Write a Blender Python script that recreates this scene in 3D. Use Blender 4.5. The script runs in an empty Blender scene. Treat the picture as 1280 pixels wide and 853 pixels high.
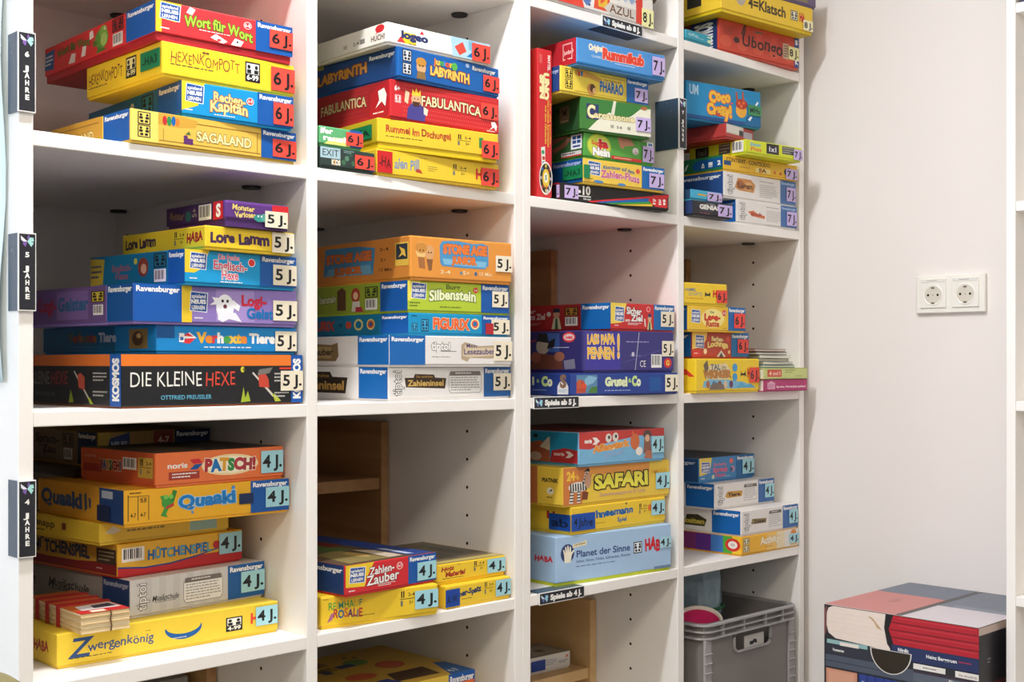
import bpy, bmesh, math, random
from mathutils import Vector, Matrix

random.seed(7)
# exposure and lamps, tuned here
EXPO = -0.05
WARM = (.97, .975, 1.0)
COOL = (.60, .78, 1.0)
#        name, location, aimed at, size x, size y, watts, colour
LIGHTS = [
    ('ceiling_spot_lamp', (15, -32, 121), (15, -32, 0), 50, 8, 24, WARM),
    ('ceiling_spot_lamp', (70, -32, 121), (70, -32, 0), 50, 8, 2.0, WARM),
    ('room_panel_lamp', (-105, -150, 121), (-105, -150, 0), 40, 40, 30, (1.0, .91, .76)),
    ('room_panel_lamp', (30, -250, 121), (30, -250, 0), 50, 30, 7, (1.0, .94, .88)),
    ('room_panel_lamp', (0, -380, 121), (0, -380, 0), 60, 40, 23, WARM),
    ('room_panel_lamp', (30, -120, 121), (30, -120, 0), 50, 30, 4, WARM),
    ('window_daylight', (-176, 15, 15), (0, 15, 0), 70, 125, 20, COOL),
]
scene = bpy.context.scene
COL = scene.collection
CAMZ = 143.0                      # all lengths below are centimetres; z counts from the lens height


def P(x, y, z):
    return Vector((x * .01, y * .01, (z + CAMZ) * .01))


# ---------------------------------------------------------------- camera
FPX, YAW = 1569.91, math.radians(45.613)
cd = bpy.data.cameras.new('camera')
cam = bpy.data.objects.new('camera', cd)
COL.objects.link(cam)
cam.location = P(-60.82, -139.66, 0)
cam.rotation_euler = (math.radians(90), 0, YAW - math.radians(90))
cd.sensor_fit = 'HORIZONTAL'
cd.sensor_width = 36.0
cd.lens = FPX / 1280 * 36
cd.shift_y = (453.3 - 426.5) / 1280
cd.clip_start = 0.02
scene.camera = cam

# ---------------------------------------------------------------- light and exposure
vs = scene.view_settings
vs.view_transform = 'Standard'
vs.look = 'None'
vs.exposure = EXPO
vs.gamma = 1.0
vs.use_curve_mapping = False
try:
    scene.cycles.max_bounces = 8
    scene.cycles.diffuse_bounces = 5
    scene.cycles.glossy_bounces = 3
    scene.cycles.caustics_reflective = False
    scene.cycles.caustics_refractive = False
    scene.cycles.use_denoising = True
except Exception:
    pass

world = bpy.data.worlds.new('world')
scene.world = world
world.use_nodes = True
wn = world.node_tree.nodes
wn['Background'].inputs['Color'].default_value = (.62, .8, 1, 1)
wn['Background'].inputs['Strength'].default_value = 1.0


def area(name, loc, target, sx, sy, power, color):
    ld = bpy.data.lights.new(name, 'AREA')
    ld.shape = 'RECTANGLE'
    ld.size, ld.size_y = sx * .01, sy * .01
    ld.energy = power
    ld.color = color
    o = bpy.data.objects.new(name, ld)
    COL.objects.link(o)
    o.location = P(*loc)
    o.rotation_euler = (P(*target) - P(*loc)).to_track_quat('-Z', 'Y').to_euler()
    return o


for i, (nm, loc, tgt, sx, sy, pw, col) in enumerate(LIGHTS):
    area(nm, loc, tgt, sx, sy, pw, col)

# ---------------------------------------------------------------- materials
MATS = {}


def lin(h):
    h = h.lstrip('#')
    out = []
    for i in (0, 2, 4):
        c = int(h[i:i + 2], 16) / 255
        out.append(c / 12.92 if c <= .04045 else ((c + .055) / 1.055) ** 2.4)
    return (*out, 1)


def mat(key, hexcol=None, rough=.45, noise=0.0, scale=60, bump=0.0, metal=0.0, spec=.5, veil=0.0):
    """one node material per colour; fine noise varies the tone and the gloss a little"""
    if key in MATS:
        return MATS[key]
    m = bpy.data.materials.new(key)
    m.use_nodes = True
    nt = m.node_tree
    b = nt.nodes['Principled BSDF']
    if veil:
        hexcol = printed(hexcol)
    c = tuple(v * (.985 - 2 * veil) + veil for v in lin(hexcol)[:3]) + (1,) if veil else lin(hexcol)
    b.inputs['Base Color'].default_value = c
    b.inputs['Metallic'].default_value = metal
    b.inputs['Specular IOR Level'].default_value = spec
    tc = nt.nodes.new('ShaderNodeTexCoord')
    no = nt.nodes.new('ShaderNodeTexNoise')
    no.inputs['Scale'].default_value = scale
    no.inputs['Detail'].default_value = 3
    nt.links.new(tc.outputs['Object'], no.inputs['Vector'])
    mr = nt.nodes.new('ShaderNodeMapRange')
    mr.inputs['To Min'].default_value = max(.05, rough - .06)
    mr.inputs['To Max'].default_value = min(1, rough + .06)
    nt.links.new(no.outputs['Fac'], mr.inputs['Value'])
    nt.links.new(mr.outputs['Result'], b.inputs['Roughness'])
    if noise:
        mx = nt.nodes.new('ShaderNodeMix')
        mx.data_type = 'RGBA'
        mx.inputs[6].default_value = tuple(x * (1 - noise) for x in c[:3]) + (1,)
        mx.inputs[7].default_value = tuple(min(1, x * (1 + noise)) for x in c[:3]) + (1,)
        nt.links.new(no.outputs['Fac'], mx.inputs[0])
        nt.links.new(mx.outputs[2], b.inputs['Base Color'])
    if bump:
        bp = nt.nodes.new('ShaderNodeBump')
        bp.inputs['Strength'].default_value = bump
        bp.inputs['Distance'].default_value = .002
        nt.links.new(no.outputs['Fac'], bp.inputs['Height'])
        nt.links.new(bp.outputs['Normal'], b.inputs['Normal'])
    MATS[key] = m
    return m


def printed(h):
    """offset inks: warm yellows run a little deeper, blues hold less red"""
    h = h.lstrip('#')
    r, g, b = int(h[:2], 16), int(h[2:4], 16), int(h[4:], 16)
    if r >= 230 and 204 <= g <= 226 and b <= 69:
        r, g, b = r - 4, g - 14, b + 22
    elif b >= 144 and r <= 48 and g < b - 30:
        r, g = max(4, r - 20), g + 5
    return '#%02x%02x%02x' % (r, g, b)


def ink(hexcol):
    return mat('print_' + hexcol.lstrip('#').lower(), hexcol, rough=.4, noise=.04, scale=90, spec=.35, veil=.004)


def wood_mat(key, c1, c2, scale, axis):
    m = bpy.data.materials.new(key)
    m.use_nodes = True
    nt = m.node_tree
    b = nt.nodes['Principled BSDF']
    b.inputs['Roughness'].default_value = .55
    tc = nt.nodes.new('ShaderNodeTexCoord')
    mp = nt.nodes.new('ShaderNodeMapping')
    sc = [22.0, 22.0, 22.0]
    sc[axis] = 1.6
    mp.inputs['Scale'].default_value = sc
    nt.links.new(tc.outputs['Object'], mp.inputs['Vector'])
    no = nt.nodes.new('ShaderNodeTexNoise')
    no.inputs['Scale'].default_value = scale
    no.inputs['Detail'].default_value = 5
    no.inputs['Distortion'].default_value = .6
    nt.links.new(mp.outputs['Vector'], no.inputs['Vector'])
    cr = nt.nodes.new('ShaderNodeValToRGB')
    cr.color_ramp.elements[0].position = .3
    cr.color_ramp.elements[0].color = lin(c1)
    cr.color_ramp.elements[1].position = .7
    cr.color_ramp.elements[1].color = lin(c2)
    nt.links.new(no.outputs['Fac'], cr.inputs['Fac'])
    vo = nt.nodes.new('ShaderNodeTexVoronoi')          # scattered knots
    vo.inputs['Scale'].default_value = 9
    nt.links.new(tc.outputs['Object'], vo.inputs['Vector'])
    lt = nt.nodes.new('ShaderNodeMapRange')
    lt.inputs['From Min'].default_value = .04
    lt.inputs['From Max'].default_value = .12
    nt.links.new(vo.outputs['Distance'], lt.inputs['Value'])
    mx = nt.nodes.new('ShaderNodeMix')
    mx.data_type = 'RGBA'
    mx.inputs[6].default_value = lin('#6b4423')
    nt.links.new(lt.outputs['Result'], mx.inputs[0])
    nt.links.new(cr.outputs['Color'], mx.inputs[7])
    nt.links.new(mx.outputs[2], b.inputs['Base Color'])
    MATS[key] = m
    return m


M_SHELF = mat('white_melamine', '#f4efe9', rough=.42, noise=.012, scale=14)
M_DARK = mat('black_plastic', '#1b1b1d', rough=.5)
M_HOLE = mat('drilled_hole', '#241d17', rough=.9)
M_WALL = mat('painted_plaster', '#f0e9e4', rough=.8, noise=.015, scale=6, bump=.08)
M_CEIL = mat('ceiling_paint', '#eeece8', rough=.9, noise=.01, scale=8)
M_WOUT = mat('far_wall_paint', '#b0b2b4', rough=.8, noise=.02, scale=6)
M_FLOOR = mat('floor_linoleum', '#8d867c', rough=.5, noise=.12, scale=25)
M_PINE = wood_mat('pine_board', '#a07147', '#bd9260', 1.2, 1)
M_BIRCH = wood_mat('birch_board', '#c9a06a', '#d9b681', 1.0, 1)

# ---------------------------------------------------------------- mesh building


class MB:
    def __init__(self):
        self.v, self.f, self.m, self.mats = [], [], [], []

    def mi(self, m):
        if m not in self.mats:
            self.mats.append(m)
        return self.mats.index(m)

    def poly(self, pts, m):
        i = len(self.v)
        self.v += [tuple(p) for p in pts]
        self.f.append(tuple(range(i, i + len(pts))))
        self.m.append(self.mi(m))

    def mesh(self, verts, faces, m):
        i = len(self.v)
        self.v += [tuple(p) for p in verts]
        k = self.mi(m)
        for f in faces:
            self.f.append(tuple(i + a for a in f))
            self.m.append(k)

    def bm(self, bm, m):
        bm.verts.ensure_lookup_table()
        for i, v in enumerate(bm.verts):
            v.index = i
        self.mesh([v.co[:] for v in bm.verts], [[v.index for v in f.verts] for f in bm.faces], m)
        bm.free()

    def box(self, x0, x1, y0, y1, z0, z1, m, bev=0.0, seg=2):
        bm = bmesh.new()
        bmesh.ops.create_cube(bm, size=1)
        for v in bm.verts:
            v.co = ((x0 + x1) / 2 + v.co.x * (x1 - x0), (y0 + y1) / 2 + v.co.y * (y1 - y0), (z0 + z1) / 2 + v.co.z * (z1 - z0))
        if bev:
            bmesh.ops.bevel(bm, geom=bm.edges[:], offset=bev, segments=seg, profile=.5, affect='EDGES')
        self.bm(bm, m)

    def tube(self, pts, r, m, n=8, closed=False):
        pts = [Vector(p) for p in pts]
        vs_, fs = [], []
        N = len(pts)
        for i, p in enumerate(pts):
            a = pts[i - 1] if (i or closed) else p
            c = pts[(i + 1) % N] if (i < N - 1 or closed) else p
            d = (c - a).normalized()
            up = Vector((0, 0, 1)) if abs(d.z) < .9 else Vector((1, 0, 0))
            s = d.cross(up).normalized()
            t = s.cross(d)
            for k in range(n):
                w = 2 * math.pi * k / n
                vs_.append(p + s * (r * math.cos(w)) + t * (r * math.sin(w)))
        for i in range(N if closed else N - 1):
            j = (i + 1) % N
            for k in range(n):
                q = (k + 1) % n
                fs.append((i * n + k, i * n + q, j * n + q, j * n + k))
        if not closed:
            fs.append(tuple(range(n))[::-1])
            fs.append(tuple((N - 1) * n + k for k in range(n)))
        self.mesh(vs_, fs, m)

    def build(self, name, parent=None, smooth=False, world=False):
        me = bpy.data.meshes.new(name)
        vv = [P(*p) for p in self.v] if world else [Vector(p) * .01 for p in self.v]
        me.from_pydata(vv, [], self.f)
        for m in self.mats:
            me.materials.append(m)
        me.polygons.foreach_set('material_index', self.m)
        if smooth:
            me.polygons.foreach_set('use_smooth', [True] * len(me.polygons))
        me.update()
        o = bpy.data.objects.new(name, me)
        COL.objects.link(o)
        if parent:
            o.parent = parent
        return o


def tag(o, label=None, cat=None, group=None, kind=None):
    if label:
        o['label'] = label
    if cat:
        o['category'] = cat
    if group:
        o['group'] = group
    if kind:
        o['kind'] = kind
    return o


def thing(name, loc, rz, label, cat, group=None):
    o = bpy.data.objects.new(name, None)
    o.empty_display_size = .03
    COL.objects.link(o)
    o.location = P(*loc)
    o.rotation_euler = (0, 0, rz)
    return tag(o, label, cat, group)


# ---------------------------------------------------------------- lettering
GLYPH = {}
_fc = bpy.data.curves.new('letter', 'FONT')
_fc.resolution_u = 3
_fo = bpy.data.objects.new('letter', _fc)


def _geo(s, off):
    _fc.body = s
    _fc.offset = off
    me = _fo.to_mesh()
    vv = [(v.co.x, v.co.y) for v in me.vertices]
    ff = [tuple(p.vertices) for p in me.polygons]
    _fo.to_mesh_clear()
    return vv, ff


def _width(s):
    vv, _ = _geo(s, 0)
    return max(v[0] for v in vv) - min(v[0] for v in vv)


_HH = _width('HH')
_vh = _geo('H', 0)[0]
CAP = max(v[1] for v in _vh)


def glyph(ch, off):
    k = (ch, off)
    if k not in GLYPH:
        adv = _width('H' + ch + 'H') - _HH
        vv, ff = ([], []) if ch == ' ' else _geo(ch, off)
        GLYPH[k] = (vv, ff, adv)
    return GLYPH[k]


# ---------------------------------------------------------------- printed decoration, many side colours with shade mixed in (u across, v up, both 0..1 of a face)
def R(u0, v0, u1, v1, c):
    return ('p', [(u0, v0), (u1, v0), (u1, v1), (u0, v1)], c)


def PG(pts, c):
    return ('p', pts, c)


def E(u, v, ru, rv, c, n=20, a0=0.0, a1=360.0):
    full = abs(a1 - a0) >= 359
    pts = [(u + ru * math.cos(math.radians(a0 + (a1 - a0) * i / (n if full else n - 1))),
            v + rv * math.sin(math.radians(a0 + (a1 - a0) * i / (n if full else n - 1)))) for i in range(n)]
    return ('p', pts, c)


def X(s, u0, v0, u1, v1, c, b=.012, o=None, ow=.05, arc=0, sl=0, sh=0, j=0, rot=0, cyc=None):
    """text fitted into the box: b bold, o outline colour, arc bow, sl rise, sh slant, j unruly letters, rot 90/-90, cyc colours"""
    return ('t', s, u0, v0, u1, v1, c, b, o, ow, arc, sl, sh, j, rot, cyc)


def LN(u0, v0, u1, v1, n, c, seed=1):
    """rows of print too small to read"""
    r = random.Random(seed + n)
    out = []
    dv = (v1 - v0) / n
    for i in range(n):
        u = u0
        end = u1 - (r.random() * .15 if i < n - 1 else .3) * (u1 - u0)
        while u < end:
            w = (.04 + .08 * r.random()) * (u1 - u0)
            out.append(R(u, v1 - dv * (i + .62), min(u + w, end), v1 - dv * (i + .2), c))
            u += w + .02 * (u1 - u0)
    return [('g', out)]


BL, YE, RD, WH, BK = '#1a50a4', '#f3d915', '#dd3237', '#f3f1ec', '#141418'
S3, S4, S5, S6, S7, S8 = '#e8692a', '#a3d6e0', '#efe4cb', '#ea4a3b', '#c6b1e0', '#efebaa'


def RAV(u0, u1, c=BL, tv=.80, pad=.05):
    w = u1 - u0
    return [R(u0, 0, u1, 1, c), X('Ravensburger', u0 + w * pad, tv, u1 - w * pad, tv + .14, WH, b=.035)]


def SNL(u0, u1, v0=.40, v1=.95, y=None):
    d = (u1 - u0) * .06
    h = v1 - v0
    q = [(u0, v0 + .06 * h), (u1, v0), (u1 + d, v1 - .06 * h), (u0 + d, v1)]
    g = lambda t: [(u0 + (a - u0) * (1 - t) + (u1 - u0) * t * .5, v0 + (b - v0) * (1 - t) + h * t * .5) for a, b in q]
    m = (u1 - u0) * .12
    return [PG(q, WH), PG(g(.08), '#1c479b'),
            X('spieland', u0 + m, v0 + .68 * h, u1 - m * .6, v0 + .86 * h, WH, b=.02),
            X('NEUES', u0 + m * .8, v0 + .42 * h, u1 - m * .6, v0 + .60 * h, WH, b=.05),
            X('LERNEN', u0 + m, v0 + .14 * h, u1 - m, v0 + .32 * h, WH, b=.03)]


def ICO(u0, v0, u1, v1, bg=BK, fg=WH, t=None):
    w, h = u1 - u0, v1 - v0
    out = [R(u0, v0, u1, v1, bg), R(u0 + .08 * w, v0 + .08 * h if not t else v0 + .4 * h, u0 + .92 * w, v0 + .92 * h, fg),
           E(u0 + .25 * w, v0 + .75 * h, .11 * w, .11 * h, bg, 10), E(u0 + .75 * w, v0 + .75 * h, .11 * w, .11 * h, bg, 10),
           R(u0 + .12 * w, v0 + .42 * h, u0 + .4 * w, v0 + .62 * h, bg), R(u0 + .6 * w, v0 + .42 * h, u0 + .88 * w, v0 + .62 * h, bg)]
    if t:
        out.append(X(t, u0 + .1 * w, v0 + .1 * h, u0 + .9 * w, v0 + .34 * h, fg, b=.03))
    else:
        out += [R(u0 + .2 * w, v0 + .15 * h, u0 + .44 * w, v0 + .34 * h, bg), R(u0 + .56 * w, v0 + .15 * h, u0 + .8 * w, v0 + .34 * h, bg)]
    return out


def INFO(u0, v0, u1, v1, c=BK):
    """the little player / age / time table"""
    w, h = u1 - u0, v1 - v0
    return [X('2-4', u0 + .55 * w, v0 + .68 * h, u1, v0 + .9 * h, c), X('5+', u0 + .62 * w, v0 + .1 * h, u0 + .9 * w, v0 + .34 * h, c),
            R(u0, v0 + .48 * h, u1, v0 + .52 * h, c), R(u0 + .08 * w, v0 + .6 * h, u0 + .16 * w, v0 + .95 * h, c),
            R(u0 + .22 * w, v0 + .6 * h, u0 + .3 * w, v0 + .95 * h, c), E(u0 + .12 * w, v0 + 1.0 * h, .05 * w, .08 * h, c, 8),
            E(u0 + .26 * w, v0 + 1.0 * h, .05 * w, .08 * h, c, 8), R(u0 + .05 * w, v0, u0 + .2 * w, v0 + .4 * h, '#777766')]


def BAR(u0, v0, u1, v1):
    out = [R(u0, v0, u1, v1, WH)]
    n = 9
    for i in range(n):
        a = u0 + (u1 - u0) * (.08 + .84 * i / n)
        out.append(R(a, v0 + .2 * (v1 - v0), a + (u1 - u0) * (.035 if i % 3 else .065), v0 + .92 * (v1 - v0), BK))
    return out


def HABA(u0, v0, u1, v1, s='HABA', c='#cf1f2b'):
    return [X(s, u0, v0, u1, v1, c, b=.05, j=.25)]


def TIP(u0, v0, u1, v1):
    return [X('tiptoi', u0, v0, u1, v1, '#5d5a58', b=.05, rot=90), X('tiptoi', u0, v0, u1, v1, WH, b=-.0, rot=90)]


def BUB(u0, v0, u1, v1):
    w, h = u1 - u0, v1 - v0
    c = '#8b8580'
    q = [(u0 + .05 * w, v0), (u1 - .05 * w, v0), (u1, v0 + .15 * h), (u1, v1 - .15 * h), (u1 - .05 * w, v1), (u0 + .05 * w, v1), (u0, v1 - .15 * h), (u0, v0 + .15 * h)]
    g = [(u0 + w * .5 + (a - u0 - w * .5) * .975, v0 + h * .5 + (b - v0 - h * .5) * .95) for a, b in q]
    return [PG(q, c), PG(g, '#e9e6e2'), PG([(u0 + .02 * w, v1 - .2 * h), (u1 - .02 * w, v1 - .2 * h), (u1 - .06 * w, v1), (u0 + .06 * w, v1)], '#6f6863')] + \
        LN(u0 + .06 * w, v0 + .08 * h, u1 - .04 * w, v0 + .76 * h, 6, '#9b9691', 3) + LN(u0 + .2 * w, v1 - .16 * h, u1 - .1 * w, v1 - .03 * h, 1, '#d8d4d0', 5)


def DOTS(n, m, u0, v0, u1, v1, c, s=.2):
    out = []
    du, dv = (u1 - u0) / n, (v1 - v0) / m
    for i in range(n):
        for k in range(m):
            a = u0 + du * (i + .5 + .5 * (k % 2))
            if a + du * s > u1:
                continue
            b = v0 + dv * (k + .5)
            out.append(PG([(a, b - dv * s), (a + du * s, b), (a, b + dv * s), (a - du * s, b)], c))
    return [('g', out)]


LAYER = .002


class Face:
    """maps (u, v, lift) of one side of a box to its local centimetres"""

    def __init__(self, o, du, dv, n):
        self.o, self.du, self.dv, self.n = Vector(o), Vector(du), Vector(dv), Vector(n)
        self.k = 1

    def at(self, u, v, k):
        return self.o + self.du * u + self.dv * v + self.n * (k * LAYER)


def flat(items):
    for it in items:
        if isinstance(it, list):
            yield from flat(it)
        else:
            yield it


def paint(mb, face, items):
    for it in flat(items):
        if it[0] == 'g':                                               # marks that never overlap share one layer
            face.k += 1
            for q in it[1]:
                mb.poly([face.at(u, v, face.k) for u, v in q[1]], ink(q[2]))
            continue
        if it[0] == 'p':
            face.k += 1
            mb.poly([face.at(u, v, face.k) for u, v in it[1]], ink(it[2]))
            continue
        _, s, u0, v0, u1, v1, c, b, o, ow, arc, sl, sh, j, rot, cyc = it
        passes = ([(o, b + ow)] if o else []) + [(c, b)]
        W = sum(glyph(ch, 0)[2] for ch in s)
        for col, off in passes:
            face.k += 1
            x = 0
            rr = random.Random(len(s) * 7 + 3)
            for ci, ch in enumerate(s):
                vv, ff, adv = glyph(ch, round(off, 4))
                jy, jr, js = (rr.random() - .5) * j * CAP, (rr.random() - .5) * j, 1 + (rr.random() - .5) * j * .8
                pts = []
                cx = adv / 2
                for gx, gy in vv:
                    ax, ay = (gx - cx) * js, (gy - CAP / 2) * js
                    gx2 = x + cx + ax * math.cos(jr) - ay * math.sin(jr) + sh * gy
                    gy2 = CAP / 2 + ax * math.sin(jr) + ay * math.cos(jr) + jy
                    t = gx2 / W
                    n = gy2 / CAP
                    if rot == 90:
                        pts.append(face.at(u1 - n * (u1 - u0), v0 + t * (v1 - v0), face.k))
                    elif rot == -90:
                        pts.append(face.at(u0 + n * (u1 - u0), v1 - t * (v1 - v0), face.k))
                    else:
                        pts.append(face.at(u0 + t * (u1 - u0), v0 + n * (v1 - v0) + arc * (1 - (2 * t - 1) ** 2) + sl * t, face.k))
                if ff:
                    mb.mesh(pts, ff, ink(cyc[ci % len(cyc)] if (cyc and col == c) else col))
                x += adv


def box_faces(w, d, z0, z1):
    x0, x1, y0, y1 = -w / 2, w / 2, -d / 2, d / 2
    h = z1 - z0
    return {'F': Face((x0, y0, z0), (w, 0, 0), (0, 0, h), (0, -1, 0)),
            'S': Face((x0, y1, z0), (0, -d, 0), (0, 0, h), (-1, 0, 0)),
            'T': Face((x0, y0, z1), (w, 0, 0), (0, d, 0), (0, 0, 1)),
            'R': Face((x1, y0, z0), (0, d, 0), (0, 0, h), (1, 0, 0)),
            'U': Face((x0, y1, z0), (w, 0, 0), (0, -d, 0), (0, 0, -1))}


def sticker(root, w, d, h, spec):
    """age label glued on the front, a part of its box"""
    txt, col, u0, v0, u1, v1 = spec
    mb = MB()
    fx = lambda u: -w / 2 + u * w
    mb.box(fx(u0), fx(u1), -d / 2 - .16, -d / 2 - .12, v0 * h, v1 * h, ink(col))
    f = Face((fx(u0), -d / 2 - .16, v0 * h), ((u1 - u0) * w, 0, 0), (0, 0, (v1 - v0) * h), (0, -1, 0))
    paint(mb, f, [X(txt, .08, .26, .95, .78, BK, b=.028)])
    o = mb.build('age_sticker', root)
    o['label'] = {S3: 'orange', S4: 'light blue', S5: 'cream', S6: 'red', S7: 'lilac', S8: 'pale yellow'}.get(col, 'pale') + ' paper age sticker'
    return o


def patch(root, w, d, h, spec):
    """strip of coloured tape stuck on a face"""
    face, col, u0, v0, u1, v1, txt, tc, label = spec
    mb = MB()
    f = box_faces(w, d, 0, h)[face]
    n = f.n
    q = [f.at(u0, v0, 0), f.at(u1, v0, 0), f.at(u1, v1, 0), f.at(u0, v1, 0)]
    lo = [p + n * .13 for p in q]
    hi = [p + n * .17 for p in q]
    m = ink(col)
    mb.poly(hi, m)
    for i in range(4):
        k = (i + 1) % 4
        mb.poly([lo[i], lo[k], hi[k], hi[i]], m)
    mb.poly(lo[::-1], m)
    if txt:
        f2 = Face(hi[0], hi[1] - hi[0], hi[3] - hi[0], n)
        paint(mb, f2, [X(txt, .1, .25, .9, .7, tc, b=.02, j=.2)])
    o = mb.build('tape_patch', root)
    o['label'] = label
    return o


def game_box(pos, base, label, group, front=(), side=(), top=(), right=(), stick=None, tapes=(), tray=(.35, None), bev=.13,
             name='board_game_box', cat='game box', topcol=None):
    X0, Y0, th, w, d, z0, z1 = pos
    h = z1 - z0
    ct, st = math.cos(th), math.sin(th)
    cx, cy = X0 + ct * w / 2 - st * d / 2, Y0 + st * w / 2 + ct * d / 2
    root = thing(name, (cx, cy, z0), th, label, cat, group)
    tr = MB()
    i = .18
    tr.box(-w / 2 + i, w / 2 - i, -d / 2 + i, d / 2 - i, 0.01, max(tray[0] + .6, .9), ink(tray[1] or base), bev=.08)
    tr.build('tray', root)
    mb = MB()
    mb.box(-w / 2, w / 2, -d / 2, d / 2, tray[0], h - .01, ink(base), bev=bev)
    F = box_faces(w, d, tray[0], h - .01)
    e = .0
    if topcol:
        paint(mb, F['T'], [R(.006, .006, .994, .994, topcol)])
    for k, items in (('F', front), ('S', side), ('T', top), ('R', right)):  # many side prints are dimmer copies of the front, shade in the colour
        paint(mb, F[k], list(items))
    mb.build('lid', root)
    if stick:
        sticker(root, w, d, h, stick)
    for t in tapes:
        patch(root, w, d, h, t)
    return root

# ---------------------------------------------------------------- the room
XW, YB, XL, YF, ZT, ZF = 161.0, 57.5, -165.0, -420.0, 122.5, -CAMZ


def structure(name, build):
    mb = MB()
    build(mb)
    o = mb.build(name, world=True)
    return tag(o, kind='structure')


structure('floor', lambda b: b.box(XL - 10, XW + 10, YF - 10, YB + 10, ZF - 10, ZF, M_FLOOR))
structure('ceiling', lambda b: b.box(XL - 10, XW + 10, YF - 10, YB + 10, ZT, ZT + 10, M_CEIL))
structure('wall_back', lambda b: b.box(XL - 10, XW + 10, YB, YB + 10, ZF, ZT, M_WALL))
structure('wall_right', lambda b: b.box(XW, XW + 10, YF - 10, YB, ZF, ZT, M_WALL))
structure('wall_front', lambda b: b.box(XL - 10, XW, YF - 10, YF, ZF, ZT, M_WOUT))
WY0, WY1, WZ0, WZ1 = -26.0, 54.0, -55.0, 85.0


def left_wall(b):
    b.box(XL - 10, XL, YF, WY0, ZF, ZT, M_WOUT)
    b.box(XL - 10, XL, WY1, YB, ZF, ZT, M_WOUT)
    b.box(XL - 10, XL, WY0, WY1, ZF, WZ0, M_WOUT)
    b.box(XL - 10, XL, WY0, WY1, WZ1, ZT, M_WOUT)


structure('wall_left', left_wall)


def window(b):
    m = mat('window_frame_paint', '#f2f0ec', rough=.4)
    for a, c in ((WY0, WY0 + 6), (WY1 - 6, WY1), ((WY0 + WY1) / 2 - 4, (WY0 + WY1) / 2 + 4)):
        b.box(XL - 8, XL - 2, a, c, WZ0, WZ1, m, bev=.4)
    for a, c in ((WZ0, WZ0 + 6), (WZ1 - 6, WZ1)):
        b.box(XL - 8, XL - 2, WY0 + 6, WY1 - 6, a, c, m, bev=.4)


structure('window_1', window)
structure('baseboard_right', lambda b: b.box(XW - 1.2, XW, -20, YB - .5, ZF, ZF + 6, mat('baseboard_paint', '#e9e4dc'), bev=.3))

# ---------------------------------------------------------------- white bookcases
T = 1.75
LEV = [-134.9, -102.6, -70.6, -38.57, -7.34, 24.62, 56.32, 88.3]      # underside of every board
DEP = 55.0


def holes(mb, x, nx, ys, z0, z1, first):
    z = first
    while z > z0:
        z -= 4.545
    z += 4.545
    while z < z1:
        for y in ys:
            pts = []
            for k in range(10):
                a = 2 * math.pi * k / 10
                pts.append((x + nx * .02, y - nx * .27 * math.cos(a), z + .27 * math.sin(a)))
            mb.poly(pts, M_HOLE)
        z += 4.545


def bookcase(xs, label):
    """xs: outer left, inner left, divider, divider end, inner right, outer right"""
    a, b, c, d, e, f = xs
    root = thing('bookcase', (a, 0, ZF), 0, label, 'bookcase', 'white bookcases standing side by side')
    L = lambda mb, n: mb.build(n, root)
    sx, sz = -a, CAMZ                                                  # to local

    def board(name, x0, x1, y0, y1, z0, z1, bev=.12, faces=()):
        mb = MB()
        mb.box(x0 + sx, x1 + sx, y0, y1, z0 + sz, z1 + sz, M_SHELF, bev=bev)
        for x, nx in faces:
            holes(mb, x + sx, nx, (11.02, 50.0), z0 + 8 + sz, z1 - 4 + sz, 11.55 + sz)
        return mb.build(name, root)
    top = LEV[-1] + T
    board('side_panel', a + .03, b, 0, DEP, ZF, top, faces=((b, 1),))
    board('divider_panel', c, d, 0, DEP, ZF + 8, LEV[-1], faces=((c, -1), (d, 1)))
    board('side_panel', e, f - .03, 0, DEP, ZF, top, faces=((e, -1),))
    board('back_panel', b, e, DEP - .6, DEP, ZF + 8, top, bev=0)
    board('plinth', b, e, 3, 4.6, ZF, ZF + 8.1, bev=.05)
    board('top_board', b, e, .05, DEP - .6, LEV[-1], top)
    for z in LEV[:-1]:
        for x0, x1 in ((b, c), (d, e)):
            board('shelf_board', x0, x1, .05, DEP - .6, z, z + T)
            if z > -20:
                for yy in (11.3, 50.3):                                # dark shelf fittings under the boards
                    mb = MB()
                    bm = bmesh.new()
                    bmesh.ops.create_cone(bm, cap_ends=True, segments=24, radius1=1.25, radius2=1.35, depth=.35)
                    bmesh.ops.translate(bm, verts=bm.verts, vec=(x1 - 1.45 + sx, yy, z - .17 + sz))
                    mb.bm(bm, M_DARK)
                    fo = mb.build('shelf_fitting', root)
                    fo['label'] = 'round dark plastic shelf fitting'
    return root


bookcase((-1.75, 0, 37.375, 39.125, 76.5, 78.25), 'tall white open bookcase carrying the three upright year signs on its outer edge')
bookcase((78.25, 80.0, 117.375, 119.125, 156.5, 158.25), 'tall white open bookcase next to the bare wall, with black strips on its shelf edges')

# the bookcase along the right wall, only its end shows
rb = thing('bookcase', (137, -52.2, ZF), 0, 'white bookcase edge with cream shelves standing along the bare wall beyond the book-print box', 'bookcase')
RBX, RBY1, RBY0 = 137.0, -51.0, -131.0


def rboard(name, x0, x1, y0, y1, z0, z1):
    mb = MB()
    mb.box(x0 - 137, x1 - 137, y0 + 52.2, y1 + 52.2, z0 + CAMZ, z1 + CAMZ, M_SHELF, bev=.12)
    mb.build(name, rb)


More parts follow.
